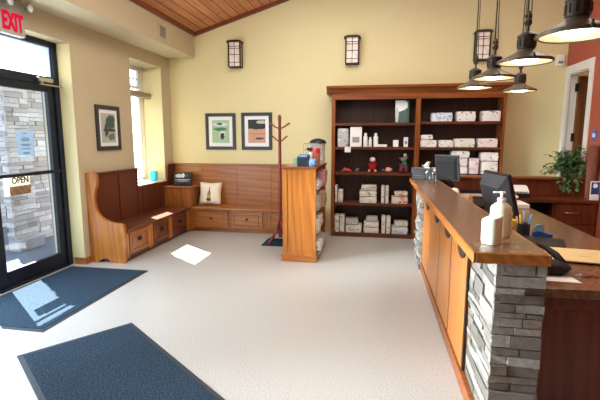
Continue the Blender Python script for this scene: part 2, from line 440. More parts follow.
def text_mb(txt, size, extrude, right, up, centre, width=None):
    """lettering as a mesh lying in the plane of right/up, centred"""
    cu = bpy.data.curves.new('lettering', 'FONT'); cu.body = txt; cu.size = size; cu.extrude = extrude; cu.offset = size * 0.035
    cu.align_x = 'CENTER'; cu.align_y = 'CENTER'
    o = bpy.data.objects.new('lettering', cu); COL.objects.link(o)
    me = bpy.data.meshes.new_from_object(o.evaluated_get(bpy.context.evaluated_depsgraph_get()))
    mb = MB(); mb.bm.from_mesh(me)
    bpy.data.objects.remove(o); bpy.data.curves.remove(cu); bpy.data.meshes.remove(me)
    if width:
        a, b = mb.bounds(); k = width / (b[0] - a[0]); mb.xf(Matrix.Diagonal((k, 1, 1, 1)))
    r = Vector(right); u = Vector(up); n = r.cross(u)
    m = Matrix(((r.x, u.x, n.x, centre[0]), (r.y, u.y, n.y, centre[1]), (r.z, u.z, n.z, centre[2]), (0, 0, 0, 1)))
    return mb.xf(m)

def ledgestone(name, mat, parent, org, udir, ndir, w, h, rows=(0.035, 0.075), lens=(0.10, 0.34), dep=(0.0, 0.035), seed=1, label=None):
    """stacked stone veneer on a flat face: org lower corner, udir along, ndir outward"""
    rnd = random.Random(seed); mb = MB(); lay = mb.bm.faces.layers.float.new('tint')
    u = Vector(udir); n = Vector(ndir); o = Vector(org); z = 0.0
    while z < h - 1e-4:
        rh = rnd.uniform(*rows)
        if h - z - rh < rows[0]: rh = h - z
        x = 0.0
        while x < w - 1e-4:
            l = rnd.uniform(*lens)
            if w - x - l < lens[0] * 0.6: l = w - x
            d = rnd.uniform(*dep); d2 = d + rnd.uniform(-.008, .008); t = rnd.random()
            g = 0.003
            P = []
            for (a, zz, dd) in ((x + g, z + g, d), (x + l - g, z + g, d2), (x + l - g, z + rh - g, d2 * .9), (x + g, z + rh - g, d * .9)):
                P.append((o + u * a + Vector((0, 0, zz)) - n * 0.02, o + u * a + Vector((0, 0, zz)) + n * max(0.002, dd)))
            bk = [mb.bm.verts.new(p[0]) for p in P]; fr = [mb.bm.verts.new(p[1]) for p in P]
            fs = [mb.bm.faces.new(fr)]
            for i in range(4): fs.append(mb.bm.faces.new((bk[i], bk[(i + 1) % 4], fr[(i + 1) % 4], fr[i])))
            for f in fs: f[lay] = t
            x += l
        z += rh
    bmesh.ops.recalc_face_normals(mb.bm, faces=mb.bm.faces)
    return obj(name, mb, mat, parent, label=label)

def panel_front(x0, x1, z0, z1, mb, y, depth, axis='y', sign=-1, rail=0.05, raise_=True):
    """frame-and-panel front: facing sign along axis; (x0,x1) runs along the other horizontal axis"""
    def bx(a0, a1, d0, d1, c0, c1, bev):
        lo, hi = sorted((y + sign * d0, y + sign * d1))
        if axis == 'y': mb.box(a0, a1, lo, hi, c0, c1, bev)
        else: mb.box(lo, hi, a0, a1, c0, c1, bev)
    bx(x0, x1, 0, depth * .5, z0, z1, 0)
    bx(x0, x0 + rail, depth * .5, depth, z0, z1, 0.002); bx(x1 - rail, x1, depth * .5, depth, z0, z1, 0.002)
    bx(x0 + rail, x1 - rail, depth * .5, depth, z1 - rail, z1, 0.002); bx(x0 + rail, x1 - rail, depth * .5, depth, z0, z0 + rail, 0.002)
    if raise_: bx(x0 + rail * 1.4, x1 - rail * 1.4, depth * .5, depth * .85, z0 + rail * 1.4, z1 - rail * 1.4, 0.004)
    return mb

# ------------------------------------------------------------------ constants of the room
XL, YB, XR = -3.62, 7.20, 2.80
def zc(x): return 3.388 + 0.30 * (x + 3.13) if x < 0.9 else 3.388 + 0.30 * 4.03 - 0.30 * (x - 0.9)

# ------------------------------------------------------------------ setting
struct('floor', B(-3.9, 4.6, -3.0, 9.2, -0.1, 0.0), M['floor'])
struct('ground', B(-40, -3.9, -20, 40, -0.22, -0.02), M['asphalt'])
wl = MB()
XO = -4.04
wl.box(XO, XL, -3.0, 1.3, 0, 4.4)
wl.box(XO, XL, 1.3, 4.70, 2.72, 4.4)
wl.box(XO, XL, 4.70, 5.95, 0, 4.4)
wl.box(XO, XL, 5.95, 6.90, 0, 0.854)
wl.box(XO, XL, 5.95, 6.90, 2.78, 4.4)
wl.box(XO, XL, 6.90, 7.35, 0, 4.4)
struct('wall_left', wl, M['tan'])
we = MB()
for y0, y1, z0, z1 in ((-3.0, 1.3, 0, 4.4), (1.3, 4.7, 2.72, 4.4), (4.7, 5.95, 0, 4.4), (5.95, 6.9, 0, .854), (5.95, 6.9, 2.78, 4.4), (6.9, 7.35, 0, 4.4)): we.box(-4.06, XO, y0, y1, z0, z1)
struct('wall_outside', we, M['cladding'])
struct('wall_back', B(XL, XR, YB, YB + 0.15, 0, 4.7), M['yellow'])
wr = MB(); wr.box(XR, XR + 0.12, -3.0, 6.40, 0, 4.7); wr.box(XR, XR + 0.12, 7.12, 7.35, 0, 4.7); wr.box(XR, XR + 0.12, 6.40, 7.12, 2.54, 4.7)
struct('wall_right', wr, M['red'])
struct('wall_front', B(XL, XR, -3.15, -3.0, 0, 4.7), M['yellow'])
cm = MB()
cm.prism([(-3.7, zc(-3.7)), (0.9, zc(0.9)), (0.9, zc(0.9) + .1), (-3.7, zc(-3.7) + .1)], 1, -3.1, 7.3)
cm.prism([(0.9, zc(0.9)), (3.0, zc(3.0)), (3.0, zc(3.0) + .1), (0.9, zc(0.9) + .1)], 1, -3.1, 7.3)
struct('ceiling', cm, M['plank'])
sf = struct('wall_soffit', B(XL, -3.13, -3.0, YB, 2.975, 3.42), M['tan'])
c1 = MB(); c1.prism([(-3.13, zc(-3.13) - .065), (0.9, zc(0.9) - .065), (0.9, zc(0.9) + .01), (-3.13, zc(-3.13) + .01)], 1, YB - 0.035, YB)
struct('trim_1', c1, M['crown'])
struct('trim_2', B(-3.13, -3.095, -3.0, YB - .035, 3.33, 3.43, 0.008), M['crown'])
bb = MB(); bb.box(XL, XL + 0.015, 4.70, 4.80, 0, 0.085, 0.003); bb.box(-3.76, XL + 0.015, 4.685, 4.70, 0, 0.085, 0.003)
struct('baseboard_left', bb, M['bench_x'])
struct('lit_reveal_door', B(-3.795, XL - .002, 4.694, 4.699, .085, 2.715), M['yellow'])  # lighter sheet over the door reveal, paints in its daylight
struct('lit_reveal_window', B(-3.96, XL - .002, 6.893, 6.899, .88, 2.775), M['yellow'])  # window reveal likewise: daylight put in as a lighter sheet
struct('baseboard_back', B(1.9, XR, YB - 0.015, YB, 0, 0.085, 0.003), M['case_x'])
# the room behind the side door
rm = MB(); rm.box(4.3, 4.4, 5.0, 9.2, 0, 3); rm.box(2.92, 4.4, 9.1, 9.2, 0, 3); rm.box(2.92, 4.4, 5.0, 5.1, 0, 3); rm.box(2.92, 4.4, 5.0, 9.2, 3.0, 3.1)
struct('wall_side_room', rm, M['brownroom'])

# ventilation grille on the soffit
vg = thing('air_vent', 'small square grey air vent high on the soffit face', 'vent', (-3.125, 6.05, 3.03))
obj('vent_frame', B(-3.13, -3.118, 5.93, 6.18, 3.03, 3.25, 0.004), M['tan'], vg)
m = MB()
for k in range(9): m.box(-3.118, -3.112, 5.965, 6.145, 3.06 + k * 0.018, 3.072 + k * 0.018)
obj('louvre_grille', m, M['vent'], vg)

# ------------------------------------------------------------------ entrance storefront (door_1)
XD = -3.85
d1 = struct_root('door_1', (XD, 4.05, 0))
m = MB()
m.box(XD - .05, XD + .05, 4.63, 4.70, 0, 2.72, 0.004)                 # far jamb
m.box(XD - .05, XD + .05, 3.505, 3.61, 0, 2.72, 0.004)                  # mullion between door and sidelight
m.box(XD - .05, XD + .05, 1.30, 1.38, 0, 2.72, 0.004)
m.box(XD - .05, XD + .05, 1.38, 4.63, 2.655, 2.72, 0.004)              # head
m.box(XD - .05, XD + .05, 1.38, 4.63, 2.215, 2.31, 0.004)              # transom bar
m.box(XD - .05, XD + .05, 1.38, 3.505, 0, 0.12, 0.004)
m.box(XD - .07, XD + .07, 3.61, 4.63, 0, 0.015)
struct('door_frame', m, M['navy_metal'], d1)
m = MB(); ly0, ly1 = 3.615, 4.625
m.box(XD - .025, XD + .025, ly0, 3.745, 0.02, 2.21, 0.003); m.box(XD - .025, XD + .025, 4.53, ly1, 0.02, 2.21, 0.003)
m.box(XD - .025, XD + .025, 3.745, 4.53, 0.02, 0.185, 0.003); m.box(XD - .025, XD + .025, 3.745, 4.53, 2.135, 2.21, 0.003)
leaf = struct('door_leaf', m, M['navy_metal'], d1)
obj('glass_pane', B(XD - .004, XD + .004, 3.745, 4.53, 0.185, 2.135), M['glass'], leaf)
m = MB(); m.box(XD + .055, XD + .075, 3.65, 4.585, 1.185, 1.225, 0.006); m.box(XD + .025, XD + .06, 3.65, 3.68, 1.18, 1.23, .003); m.box(XD + .025, XD + .06, 4.555, 4.585, 1.18, 1.23, .003)
obj('push_bar', m, M['navy_metal'], leaf)
m = MB(); m.tube([(XD - .025, 3.64, 1.22), (XD - .07, 3.62, 1.22), (XD - .09, 3.61, 1.17), (XD - .09, 3.61, 1.0), (XD - .07, 3.62, .95), (XD - .025, 3.64, .95)], 0.013, 8)
obj('pull_handle', m, M['navy_metal'], leaf, True)
m = MB(); m.box(XD + .05, XD + .10, 4.33, 4.55, 2.235, 2.285, 0.006); m.box(XD + .08, XD + .10, 4.35, 4.70, 2.20, 2.215, .003); m.cyl((XD + .09, 4.38, 2.20), .014, .05, 12)
obj('door_closer', m, M['chrome'], d1)
obj('transom_pane', B(XD - .004, XD + .004, 3.61, 4.63, 2.31, 2.655), M['frosted'], d1)
obj('transom_pane', B(XD - .004, XD + .004, 1.38, 3.505, 2.31, 2.655), M['frosted'], d1)
obj('sidelight_pane', B(XD - .004, XD + .004, 1.38, 3.505, 0.12, 2.215), M['glass'], d1)

nt = thing('notice_sheet', 'pale blue printed notice taped to the entrance door glass above the push bar', 'notice', (XD + .006, 4.10, 1.395))
obj('sheet', B(XD + .005, XD + .007, 4.04, 4.28, 1.395, 1.68), M['paleblue'], nt)
m = MB()
for z, w in ((1.65, .05), (1.60, .10), (1.585, .12), (1.57, .11), (1.53, .14), (1.515, .10), (1.48, .13), (1.44, .09), (1.425, .1)):
    m.box(XD + .007, XD + .0076, 4.16 - w / 2, 4.16 + w / 2, z - .003, z + .004)
obj('printed_lines', m, M['blueink'], nt)
op = thing('open_sign', 'wooden sign reading OPEN hung on the door glass', 'sign', (XD + .01, 4.02, .98))
obj('sign_board', B(XD + .005, XD + .015, 3.89, 4.17, 1.085, 1.205, .002), M['sign_white'], op)
obj('lower_board', B(XD + .005, XD + .014, 3.89, 4.17, .985, 1.08, .002), M['brownwood'], op)
obj('edge_strip', B(XD + .005, XD + .012, 3.82, 3.885, .985, 1.19, .002), M['signpaper'], op)
obj('lettering', text_mb('OPEN', .095, .001, (0, 1, 0), (0, 0, 1), (XD + .0165, 4.03, 1.140), .225), M['darkink'], op)

# EXIT sign
ex = thing('exit_sign', 'red and grey EXIT sign with emergency lamps above the entrance door', 'sign', (-3.58, 3.83, 2.62))
obj('housing', B(XL, -3.55, 3.665, 3.975, 2.61, 2.935, .006), M['sign_grey'], ex)
obj('lettering', text_mb('EXIT', .235, .003, (0, 1, 0), (0, 0, 1), (-3.545, 3.82, 2.722), .25), M['exitred'], ex)
for yy in (3.75, 3.99):
    m = MB(); m.lathe([(.015, -.05), (.032, -.03), (.045, 0.0), (.045, .012), (.038, .014)], (-3.50, yy, 2.90), 20, 0)
    l_ = obj('emergency_lamp', m, M['vent'], ex, 'auto')
    m = MB(); m.lathe([(.038, .0), (.02, .01), (0, .013)], (-3.485, yy, 2.90), 20, 0)
    obj('lens', m, M['white'], l_, True)

# outdoors: stone pier, recessed stone wall, added sun-blocking beam
sp = thing('stone_pier', 'pale stacked stone pier outside the entrance door', 'pier', (-5.07, 5.22, -.02))
obj('core', B(-5.10, -5.045, 5.115, 5.52, .15, 2.975), M['mortar'], sp)
obj('plinth', B(-5.14, -4.95, 5.09, 5.56, -.02, .15, .01), M['concrete'], sp)
ledgestone('stone_veneer', M['stone_out'], sp, (-5.03, 5.09, .15), (0, 1, 0), (1, 0, 0), .44, 2.82, (.04, .085), (.12, .36), (0, .035), 11)
ledgestone('stone_veneer', M['stone_out'], sp, (-5.13, 5.11, .15), (1, 0, 0), (0, -1, 0), .12, 2.82, (.04, .085), (.12, .36), (0, .035), 12)
sw = thing('garden_wall', 'pale stacked stone wall set back behind the stone pier', 'wall', (-5.45, 6.05, -.02))
obj('core', B(-5.6, -5.315, 5.56, 6.55, -.02, 2.7), M['mortar'], sw)
ledgestone('stone_veneer', M['stone_out'], sw, (-5.3, 5.56, -.02), (0, 1, 0), (1, 0, 0), .99, 2.72, (.045, .10), (.16, .5), (0, .02), 13)
fw = thing('garden_wall', 'farther pale stone wall seen at the left edge behind the stone pier', 'wall', (-6.8, 5.6, -.02))
obj('core', B(-6.95, -6.72, 4.6, 6.9, -.02, 2.55), M['mortar'], fw)
ledgestone('stone_veneer', M['stone_out'], fw, (-6.70, 4.6, -.02), (0, 1, 0), (1, 0, 0), 2.3, 2.57, (.05, .10), (.16, .5), (0, .02), 17)
tag(obj('sun_blocker_beam', B(-5.05, -4.8, 1.0, 5.6, 2.98, 3.42, .01), M['concrete']), 'pale unseen beam added above the entrance to block sun', 'beam')  # added out of view to cut off the sun patch on the mat

tag(obj('sun_blocker_board', B(-4.62, -4.04, 5.75, 8.4, 3.12, 3.22, .01), M['concrete']), 'pale unseen board added outside the tall window to block high sun', 'eaves')  # unseen board added to stop sun entering above the blind
# ------------------------------------------------------------------ window_1
w1 = struct_root('window_1', (-4.0, 6.42, .854))
m = MB(); XW = -4.0
m.box(XW - .035, XW + .035, 5.95, 6.0, .86, 2.78, .004); m.box(XW - .035, XW + .035, 6.84, 6.90, .86, 2.78, .004)
m.box(XW - .035, XW + .035, 6.0, 6.84, 2.71, 2.78, .004); m.box(XW - .035, XW + .035, 6.0, 6.84, .86, .93, .004)
m.box(XW - .03, XW + .03, 6.0, 6.84, 2.42, 2.46, .004)
m.box(XW - .012, XW + .012, 6.0, 6.84, 2.57, 2.59, .002)
m.box(XW - .025, XW + .025, 6.78, 6.84, .93, 2.71, .004)
struct('window_frame', m, M['whitepaint'], w1)
obj('glass_pane', B(XW - .004, XW + .004, 6.0, 6.84, .93, 2.71), M['glass'], w1)
obj('window_sill', B(XL - .40, XL + .025, 5.955, 6.895, .856, .876, .004), M['whitepaint'], w1)
m = MB(); m.lathe([(.0, 0), (.05, 0), (.05, .93), (0, .93)], (-3.86, 5.96, 2.31), 20, 1)
rb = tag(obj('roller_blind', m, M['shade_cloth'], None, 'auto'), 'rolled up taupe window blind across the tall window', 'blind')
tag(obj('plastic_tub', MB().lathe([(.055, 0), (.062, .02), (.066, .15), (.06, .16), (.05, .165), (0, .165)], (-3.74, 6.72, .877), 24), M['cyan'], None, 'auto'),
    'bright cyan tub standing on the window sill', 'tub')
m = MB(); m.pillowbox(-3.85, -3.72, 6.20, 6.42, .877, .915, 5, 5, 3, .3, .004)
tag(obj('folded_cloth', m, M['wax'], None, True), 'small white folded cloth on the window sill', 'cloth')

# ------------------------------------------------------------------ left storage bench
SZ = 0.43
lb = thing('storage_bench', 'dark wood storage bench along the left wall under the window', 'bench', (-3.36, 5.8, 0))
prof = [(-3.615, 0), (-3.505, 0), (-3.49, .025), (-3.461, .045), (-3.42, .056), (-3.385, .055), (-3.35, .04), (-3.327, 0), (-3.13, 0), (-3.12, .46),
        (-3.128, .495), (-3.16, .517), (-3.192, .522), (-3.288, .533), (-3.383, .566), (-3.43, .595), (-3.457, .621), (-3.485, .665), (-3.501, .709), (-3.514, .76), (-3.517, .81),
        (-3.51, .88), (-3.489, .958), (-3.47, 1.01), (-3.463, 1.06), (-3.467, 1.11), (-3.48, 1.145), (-3.51, 1.172), (-3.545, 1.18), (-3.59, 1.168), (-3.615, 1.16)]
m = MB(); m.prism(prof, 1, 4.80, 4.85); obj('end_panel', m, M['oak_v'], lb, label='honey coloured scroll shaped end panel')
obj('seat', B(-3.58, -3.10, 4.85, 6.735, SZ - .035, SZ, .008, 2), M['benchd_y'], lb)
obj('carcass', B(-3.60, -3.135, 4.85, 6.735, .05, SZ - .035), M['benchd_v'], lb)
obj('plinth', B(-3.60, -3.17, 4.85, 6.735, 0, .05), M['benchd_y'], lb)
m = MB()
m.box(XL + .004, -3.585, 4.85, 5.94, SZ - .03, 1.12); m.box(XL + .004, -3.585, 5.94, 6.75, SZ - .03, .85)
m.box(XL + .004, -3.565, 4.85, 5.945, 1.12, 1.15, .005)
for yy in (4.852, 5.455, 6.06, 6.62):
    m.box(-3.585, -3.575, yy, yy + .03, SZ, 1.12 if yy < 5.9 else .85, .002)
m.box(-3.585, -3.575, 5.91, 5.94, SZ, 1.12, .002)
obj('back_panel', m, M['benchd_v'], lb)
for a, b in ((4.85, 4.90), (5.385, 5.505), (5.98, 6.10), (6.61, 6.735)): obj('stile', B(-3.135, -3.122, a, b, .05, SZ - .035, .002), M['oak_v'], lb)
for k, (a, b) in enumerate(((4.905, 5.38), (5.51, 5.975), (6.105, 6.605))):
    m = MB(); panel_front(a, b, .09, .385, m, -3.135, .022, 'x', 1, .05)
    dr = obj('drawer', m, M['bench_v'] if k == 0 else M['benchd_y'], lb)
    c = (a + b) / 2
    m = MB(); m.lathe([(.026, 0), (.03, .008), (.02, .02), (0, .024)], (-3.113, c, .262), 14, 0); m.xf(Matrix.Translation((0, c, 0)) @ Matrix.Diagonal((1, 1.5, 1, 1)) @ Matrix.Translation((0, -c, 0)))
    obj('cup_pull', m, M['blackmatte'], dr, True)

# corner cabinet and back bench
cc = thing('corner_cabinet', 'raised wooden corner box between the two benches', 'cabinet', (-3.35, 6.97, 0))
obj('body', B(-3.584, -3.10, 6.76, 7.185, 0.0, .745), M['bench_v'], cc)
obj('top', B(-3.584, -3.075, 6.742, 7.185, .745, .775, .006), M['bench_x'], cc)
bbn = thing('storage_bench', 'lighter oak storage bench along the back wall below the framed pictures', 'bench', (-2.0, 6.96, 0))
obj('seat', B(-3.072, -1.0, 6.70, 7.158, SZ - .035, SZ, .008, 2), M['bench_x'], bbn)
obj('carcass', B(-3.095, -1.0, 6.77, 7.15, .05, SZ - .035), M['bench_v'], bbn)
obj('plinth', B(-3.095, -1.0, 6.80, 7.15, 0, .05), M['bench_x'], bbn)
m = MB(); m.box(XL + .004, -3.585, 6.75, 6.905, SZ, .85); m.box(XL + .004, -3.585, 6.905, 7.19, SZ, 1.12); m.box(XL + .004, -3.565, 6.905, 7.19, 1.12, 1.15, .005)
obj('side_back_panel', m, M['benchd_v'], cc)
m = MB(); m.box(-3.58, -3.07, 7.186, 7.197, SZ, 1.12); m.box(-3.565, -3.07, 7.165, 7.197, 1.12, 1.15, .005)
obj('back_panel', m, M['bench_x'], cc)
m = MB(); m.box(-3.06, -1.0, 7.16, 7.195, SZ - .03, 1.12); m.box(-3.065, -1.0, 7.14, 7.195, 1.12, 1.15, .005)
for xx in (-3.05, -2.43, -1.80, -1.17): m.box(xx, xx + .03, 7.15, 7.16, SZ, 1.12, .002)
obj('back_panel', m, M['bench_x'], bbn)
for a, b in ((-3.094, -3.03), (-2.44, -2.375), (-1.83, -1.745), (-1.2, -1.0)): obj('stile', B(a, b, 6.757, 6.77, .05, SZ - .035, .002), M['bench_v'], bbn)
for a, b in ((-3.027, -2.443), (-2.372, -1.833), (-1.742, -1.203)):
    m = MB(); panel_front(a, b, .08, .385, m, 6.77, .024, 'y', -1, .05)
    dr = obj('drawer', m, M['bench_x'], bbn); c = (a + b) / 2
    m = MB(); m.lathe([(.008, 0), (.008, -.012), (.02, -.018), (.02, -.026), (0, -.03)], (c, 6.746, .245), 14, 1)
    obj('knob', m, M['iron'], dr, True)

# cushion, framed photo on the corner box
cu_art = art('cushion_print', rgb(238, 228, 204), [(0, .0, -.02, .035, .10, .5, rgb(150, 140, 120)), (0, .01, -.05, .03, .06, .6, rgb(196, 160, 60)), (0, .0, -.085, .045, .03, .6, rgb(60, 56, 50)), (0, .005, .06, .01, .08, .3, rgb(90, 86, 80))], .04, 30)
m = MB(); N = 12
def cush(sgn):
    g = {}
    for i in range(N + 1):
        for j in range(N + 1):
            u, v = 2 * i / N - 1, 2 * j / N - 1
            k = max(0, (1 - u ** 4) * (1 - v ** 4)) ** 0.5
            pin = 1 - .10 * (1 - abs(u * v)) * max(abs(u), abs(v)) ** 2
            g[i, j] = m.bm.verts.new((u * .21 * pin, sgn * (.065 * k + .0005), v * .205 * pin + .01))
    for i in range(N):
        for j in range(N):
            q = [g[i, j], g[i + 1, j], g[i + 1, j + 1], g[i, j + 1]]; m.bm.faces.new(q if sgn < 0 else q[::-1])
cush(-1); cush(1); bmesh.ops.remove_doubles(m.bm, verts=m.bm.verts, dist=.0012)
m.rot(math.radians(-14), 'X', (0, 0, 0))
a, b = m.bounds(); dz = SZ + .002 - a[2]
m.xf(Matrix.Translation((-2.85, 7.02, dz)))
tag(obj('cushion', m, cu_art, None, True, org=(-2.85, 7.02, dz)), 'cream cushion with a small plant motif leaning on the back bench', 'cushion')
ph = thing('desk_picture', 'small dark picture stand propped on the corner box', 'picture', (-3.34, 6.98, .775))
pa = art('night_sky_print', rgb(30, 38, 52), [(0, -.07, .05, .06, .035, .8, rgb(190, 200, 206)), (0, .05, .055, .05, .03, .8, rgb(60, 80, 90)), (0, .0, .055, .03, .04, .5, rgb(216, 220, 214)), (0, .0, -.02, .14, .008, .3, rgb(200, 204, 206)), (0, .0, -.045, .10, .008, .6, rgb(150, 156, 164))], .3, 24)
R12 = Matrix.Translation((-3.34, 6.98, .785)) @ Matrix.Rotation(math.radians(12), 4, 'Z') @ Matrix.Rotation(math.radians(-14), 4, 'X')
m = B(-.165, .165, -.008, .008, 0, .215, .004); m.xf(R12); obj('board', m, M['blackmatte'], ph)
m = B(-.15, .15, -.0105, -.0085, .012, .203); m.xf(Matrix.Translation((0, 0, -.107))); m.xf(R12 @ Matrix.Translation((0, 0, .107)))
o_ = obj('print', m, pa, ph, org=R12 @ Vector((0, 0, .107)))
m = B(-.15, .18, -.10, -.015, -.005, .008, .003); m.xf(Matrix.Translation((-3.34, 6.98, .784)) @ Matrix.Rotation(math.radians(12), 4, 'Z')); obj('foot', m, M['iron'], ph)
m = B(-.01, .01, .01, .09, 0, .012, .002); m.xf(Matrix.Translation((-3.34, 6.98, .780)) @ Matrix.Rotation(math.radians(12), 4, 'Z')); obj('strut', m, M['iron'], ph)

# ------------------------------------------------------------------ framed pictures
def picture(label, c, w, h, facing, mat, fw=.055, matw=.085):
    ax = 1 if facing == 'y' else 0
    p = thing('framed_picture', label, 'picture', c)
    def bx(a0, a1, d0, d1, z0, z1, bev=0):
        return ((c[0] + a0, c[0] + a1, c[1] - d1, c[1] - d0, c[2] + z0, c[2] + z1) if facing == 'y' else (c[0] + d0, c[0] + d1, c[1] + a0, c[1] + a1, c[2] + z0, c[2] + z1))
    m = MB(); W, H = w / 2, h / 2
    for r in ((-W, -W + fw, 0, .028, -H, H), (W - fw, W, 0, .028, -H, H), (-W + fw, W - fw, 0, .028, -H, -H + fw), (-W + fw, W - fw, 0, .028, H - fw, H)):
        m.box(*bx(*r), bev=.003)
    obj('frame', m, M['frame'], p)
    obj('mount_board', B(*bx(-W + fw, W - fw, .004, .012, -H + fw, H - fw)), M['whitepaper'], p)
    obj('print', B(*bx(-W + matw + fw * .6, W - matw - fw * .6, .012, .014, -H + matw + fw * .6, H - matw - fw * .6)), mat, p, org=c)
    return p
M['frame'] = plain('charcoal_frame', rgb(44, 46, 50), 0.45)
a1 = art('garden_stair_print', rgb(190, 198, 188), [(1, .05, .08, .10, .10, 1.4, rgb(66, 92, 82)), (1, -.05, -.02, .05, .10, 1.6, rgb(70, 76, 76)), (1, .03, -.03, .14, .02, 1.2, rgb(60, 66, 66)), (1, .06, -.12, .07, .05, 1.3, rgb(96, 122, 96))], .3, 20)
a2 = art('meadow_animal_print', rgb(170, 200, 160), [(0, .0, .12, .15, .03, 1.4, rgb(210, 222, 226)), (0, -.02, .13, .06, .02, 1.0, rgb(44, 60, 80)), (0, -.01, .04, .12, .03, 1.3, rgb(60, 120, 84)), (0, .03, -.06, .055, .08, .9, rgb(226, 230, 226)), (0, .03, -.08, .04, .06, 1.2, rgb(40, 44, 48))], .2, 26)
a3 = art('tree_line_print', rgb(206, 158, 132), [(0, .0, .12, .30, .09, .5, rgb(40, 42, 44)), (0, .1, .155, .12, .03, .8, rgb(196, 188, 180)), (0, .0, -.045, .3, .006, .6, rgb(168, 116, 92)), (0, .05, -.125, .08, .02, 1.4, rgb(84, 70, 64))], .1, 22)
picture('framed leafy garden print on the left wall beside the entrance', (XL, 5.335, 1.735), .52, .60, 'x', a1, .055, .07)
picture('framed green print with a dark animal, left one on the back wall', (-2.69, YB, 1.712), .55, .63, 'y', a2)
picture('framed print of dark trees over pale ground, right one on the back wall', (-2.035, YB, 1.715), .545, .635, 'y', a3)

# ------------------------------------------------------------------ wall sconces
def make_sconce(label, c):
    s = thing('wall_sconce', label, 'wall lamp', c, 'lantern sconces on the back wall')
    x, y, z = c; W, H, D = .10, .40, .115
    obj('back_plate', B(x - W - .012, x + W + .012, y - .015, y, z - .01, z + H + .01, .003), M['iron'], s)
    m = MB()
    for sx in (-1, 1):
        m.box(x + sx * W - .011, x + sx * W + .011, y - D - .011, y - D + .011, z, z + H); m.box(x + sx * W - .011, x + sx * W + .011, y - .035, y - .015, z, z + H)
    m.box(x - W, x + W, y - D, y - .015, z - .008, z + .012)
    for sx in (0.0,): m.box(x - .004, x + .004, y - D - .006, y - D + .002, z, z + H)
    for zz in (.075, .20, .30, .335): m.box(x - W, x + W, y - D - .006, y - D + .002, z + zz - .004, z + zz + .004)
    for sx in (-1, 1):
        for zz in (.085, .315): m.box(x + sx * W - .004, x + sx * W + .004, y - D, y - .02, z + zz - .004, z + zz + .004)
    obj('lantern_frame', m, M['iron'], s)
    m = MB(); m.box(x - W + .004, x + W - .004, y - D + .004, y - D + .008, z + .01, z + H); m.box(x - W + .003, x - W + .006, y - D + .01, y - .02, z + .01, z + H); m.box(x + W - .006, x + W - .003, y - D + .01, y - .02, z + .01, z + H)
    obj('glass_panel', m, M['opal'], s)
    m = MB(); m.prism([(x - W - .035, z + H), (x + W + .035, z + H), (x + W + .02, z + H + .018), (x + W - .03, z + H + .032), (x - W + .03, z + H + .032), (x - W - .02, z + H + .018)], 1, y - D - .035, y)
    obj('cap', m, M['iron'], s); return s
s0 = make_sconce('lantern wall sconce above the two framed pictures', (-2.375, YB, 2.785))
dup(s0, (-.41, YB, 2.785), 'lantern wall sconce above the left half of the bookcase')
dup(s0, (1.565, YB, 2.785), 'lantern wall sconce above the right half of the bookcase behind pendant cords')
al = thing('alarm_sensor', 'small white sensor box on the back wall beside the red wall', 'sensor', (2.69, YB, 2.67))
obj('case', B(2.64, 2.745, YB - .05, YB + .003, 2.67, 2.83, .012, 2), M['white'], al)
obj('lens', B(2.66, 2.725, YB - .055, YB - .05, 2.70, 2.74, .003), M['vent'], al)

# ------------------------------------------------------------------ bookcase
bc = thing('bookcase', 'tall two bay reddish wood bookcase with cornice against the back wall', 'bookcase', (.59, 7.0, 0))
FX0, FXM0, FXM1, FX1, FY = -.70, .595, .665, 1.885, 6.83
m = MB(); m.box(FX0, FX0 + .055, FY, 7.185, 0, 2.27); obj('side_panel', m, M['case_v'], bc)
m = MB(); m.box(FX1 - .035, FX1, FY, 7.185, 0, 2.27); obj('side_panel', m, M['case_v'], bc)
obj('centre_stile', B(FXM0, FXM1, FY, 7.17, 0, 2.27, .003), M['case_v'], bc)
obj('back_panel', B(FX0 + .05, FX1 - .03, 7.165, 7.19, 0, 2.27), M['case_dark'], bc)
m = MB(); m.box(FX0, FX1, FY - .006, FY + .03, 2.195, 2.275, .003); m.box(FX0, FX1, FY, 7.185, 2.262, 2.28)
obj('top_rail', m, M['case_x'], bc)
m = MB(); m.prism([(7.19, 2.275), (FY - .005, 2.275), (FY - .02, 2.30), (FY - .05, 2.345), (FY - .085, 2.365), (FY - .09, 2.40), (7.19, 2.40)], 0, FX0 - .08, FX1 + .08)
obj('cornice', m, M['case_x'], bc)
m = MB(); m.box(FX0 + .05, FX1 - .03, FY + .005, 7.165, 0, .06, .003); obj('plinth', m, M['case_shelf'], bc)
SH = (.065, .56, 1.055, 1.46, 1.835)
for z in SH[1:]:
    obj('shelf', B(FX0 + .055, FXM0, FY + .008, 7.165, z - .042, z, .003), M['case_shelf'], bc)
    obj('shelf', B(FXM1, FX1 - .035, FY + .008, 7.165, z - .042 + (.015 if z > 1.5 else 0), z + (.015 if z > 1.5 else 0), .003), M['case_shelf'], bc)
obj('bottom_board', B(FX0 + .055, FX1 - .035, FY + .008, 7.165, .06, .066), M['case_shelf'], bc)

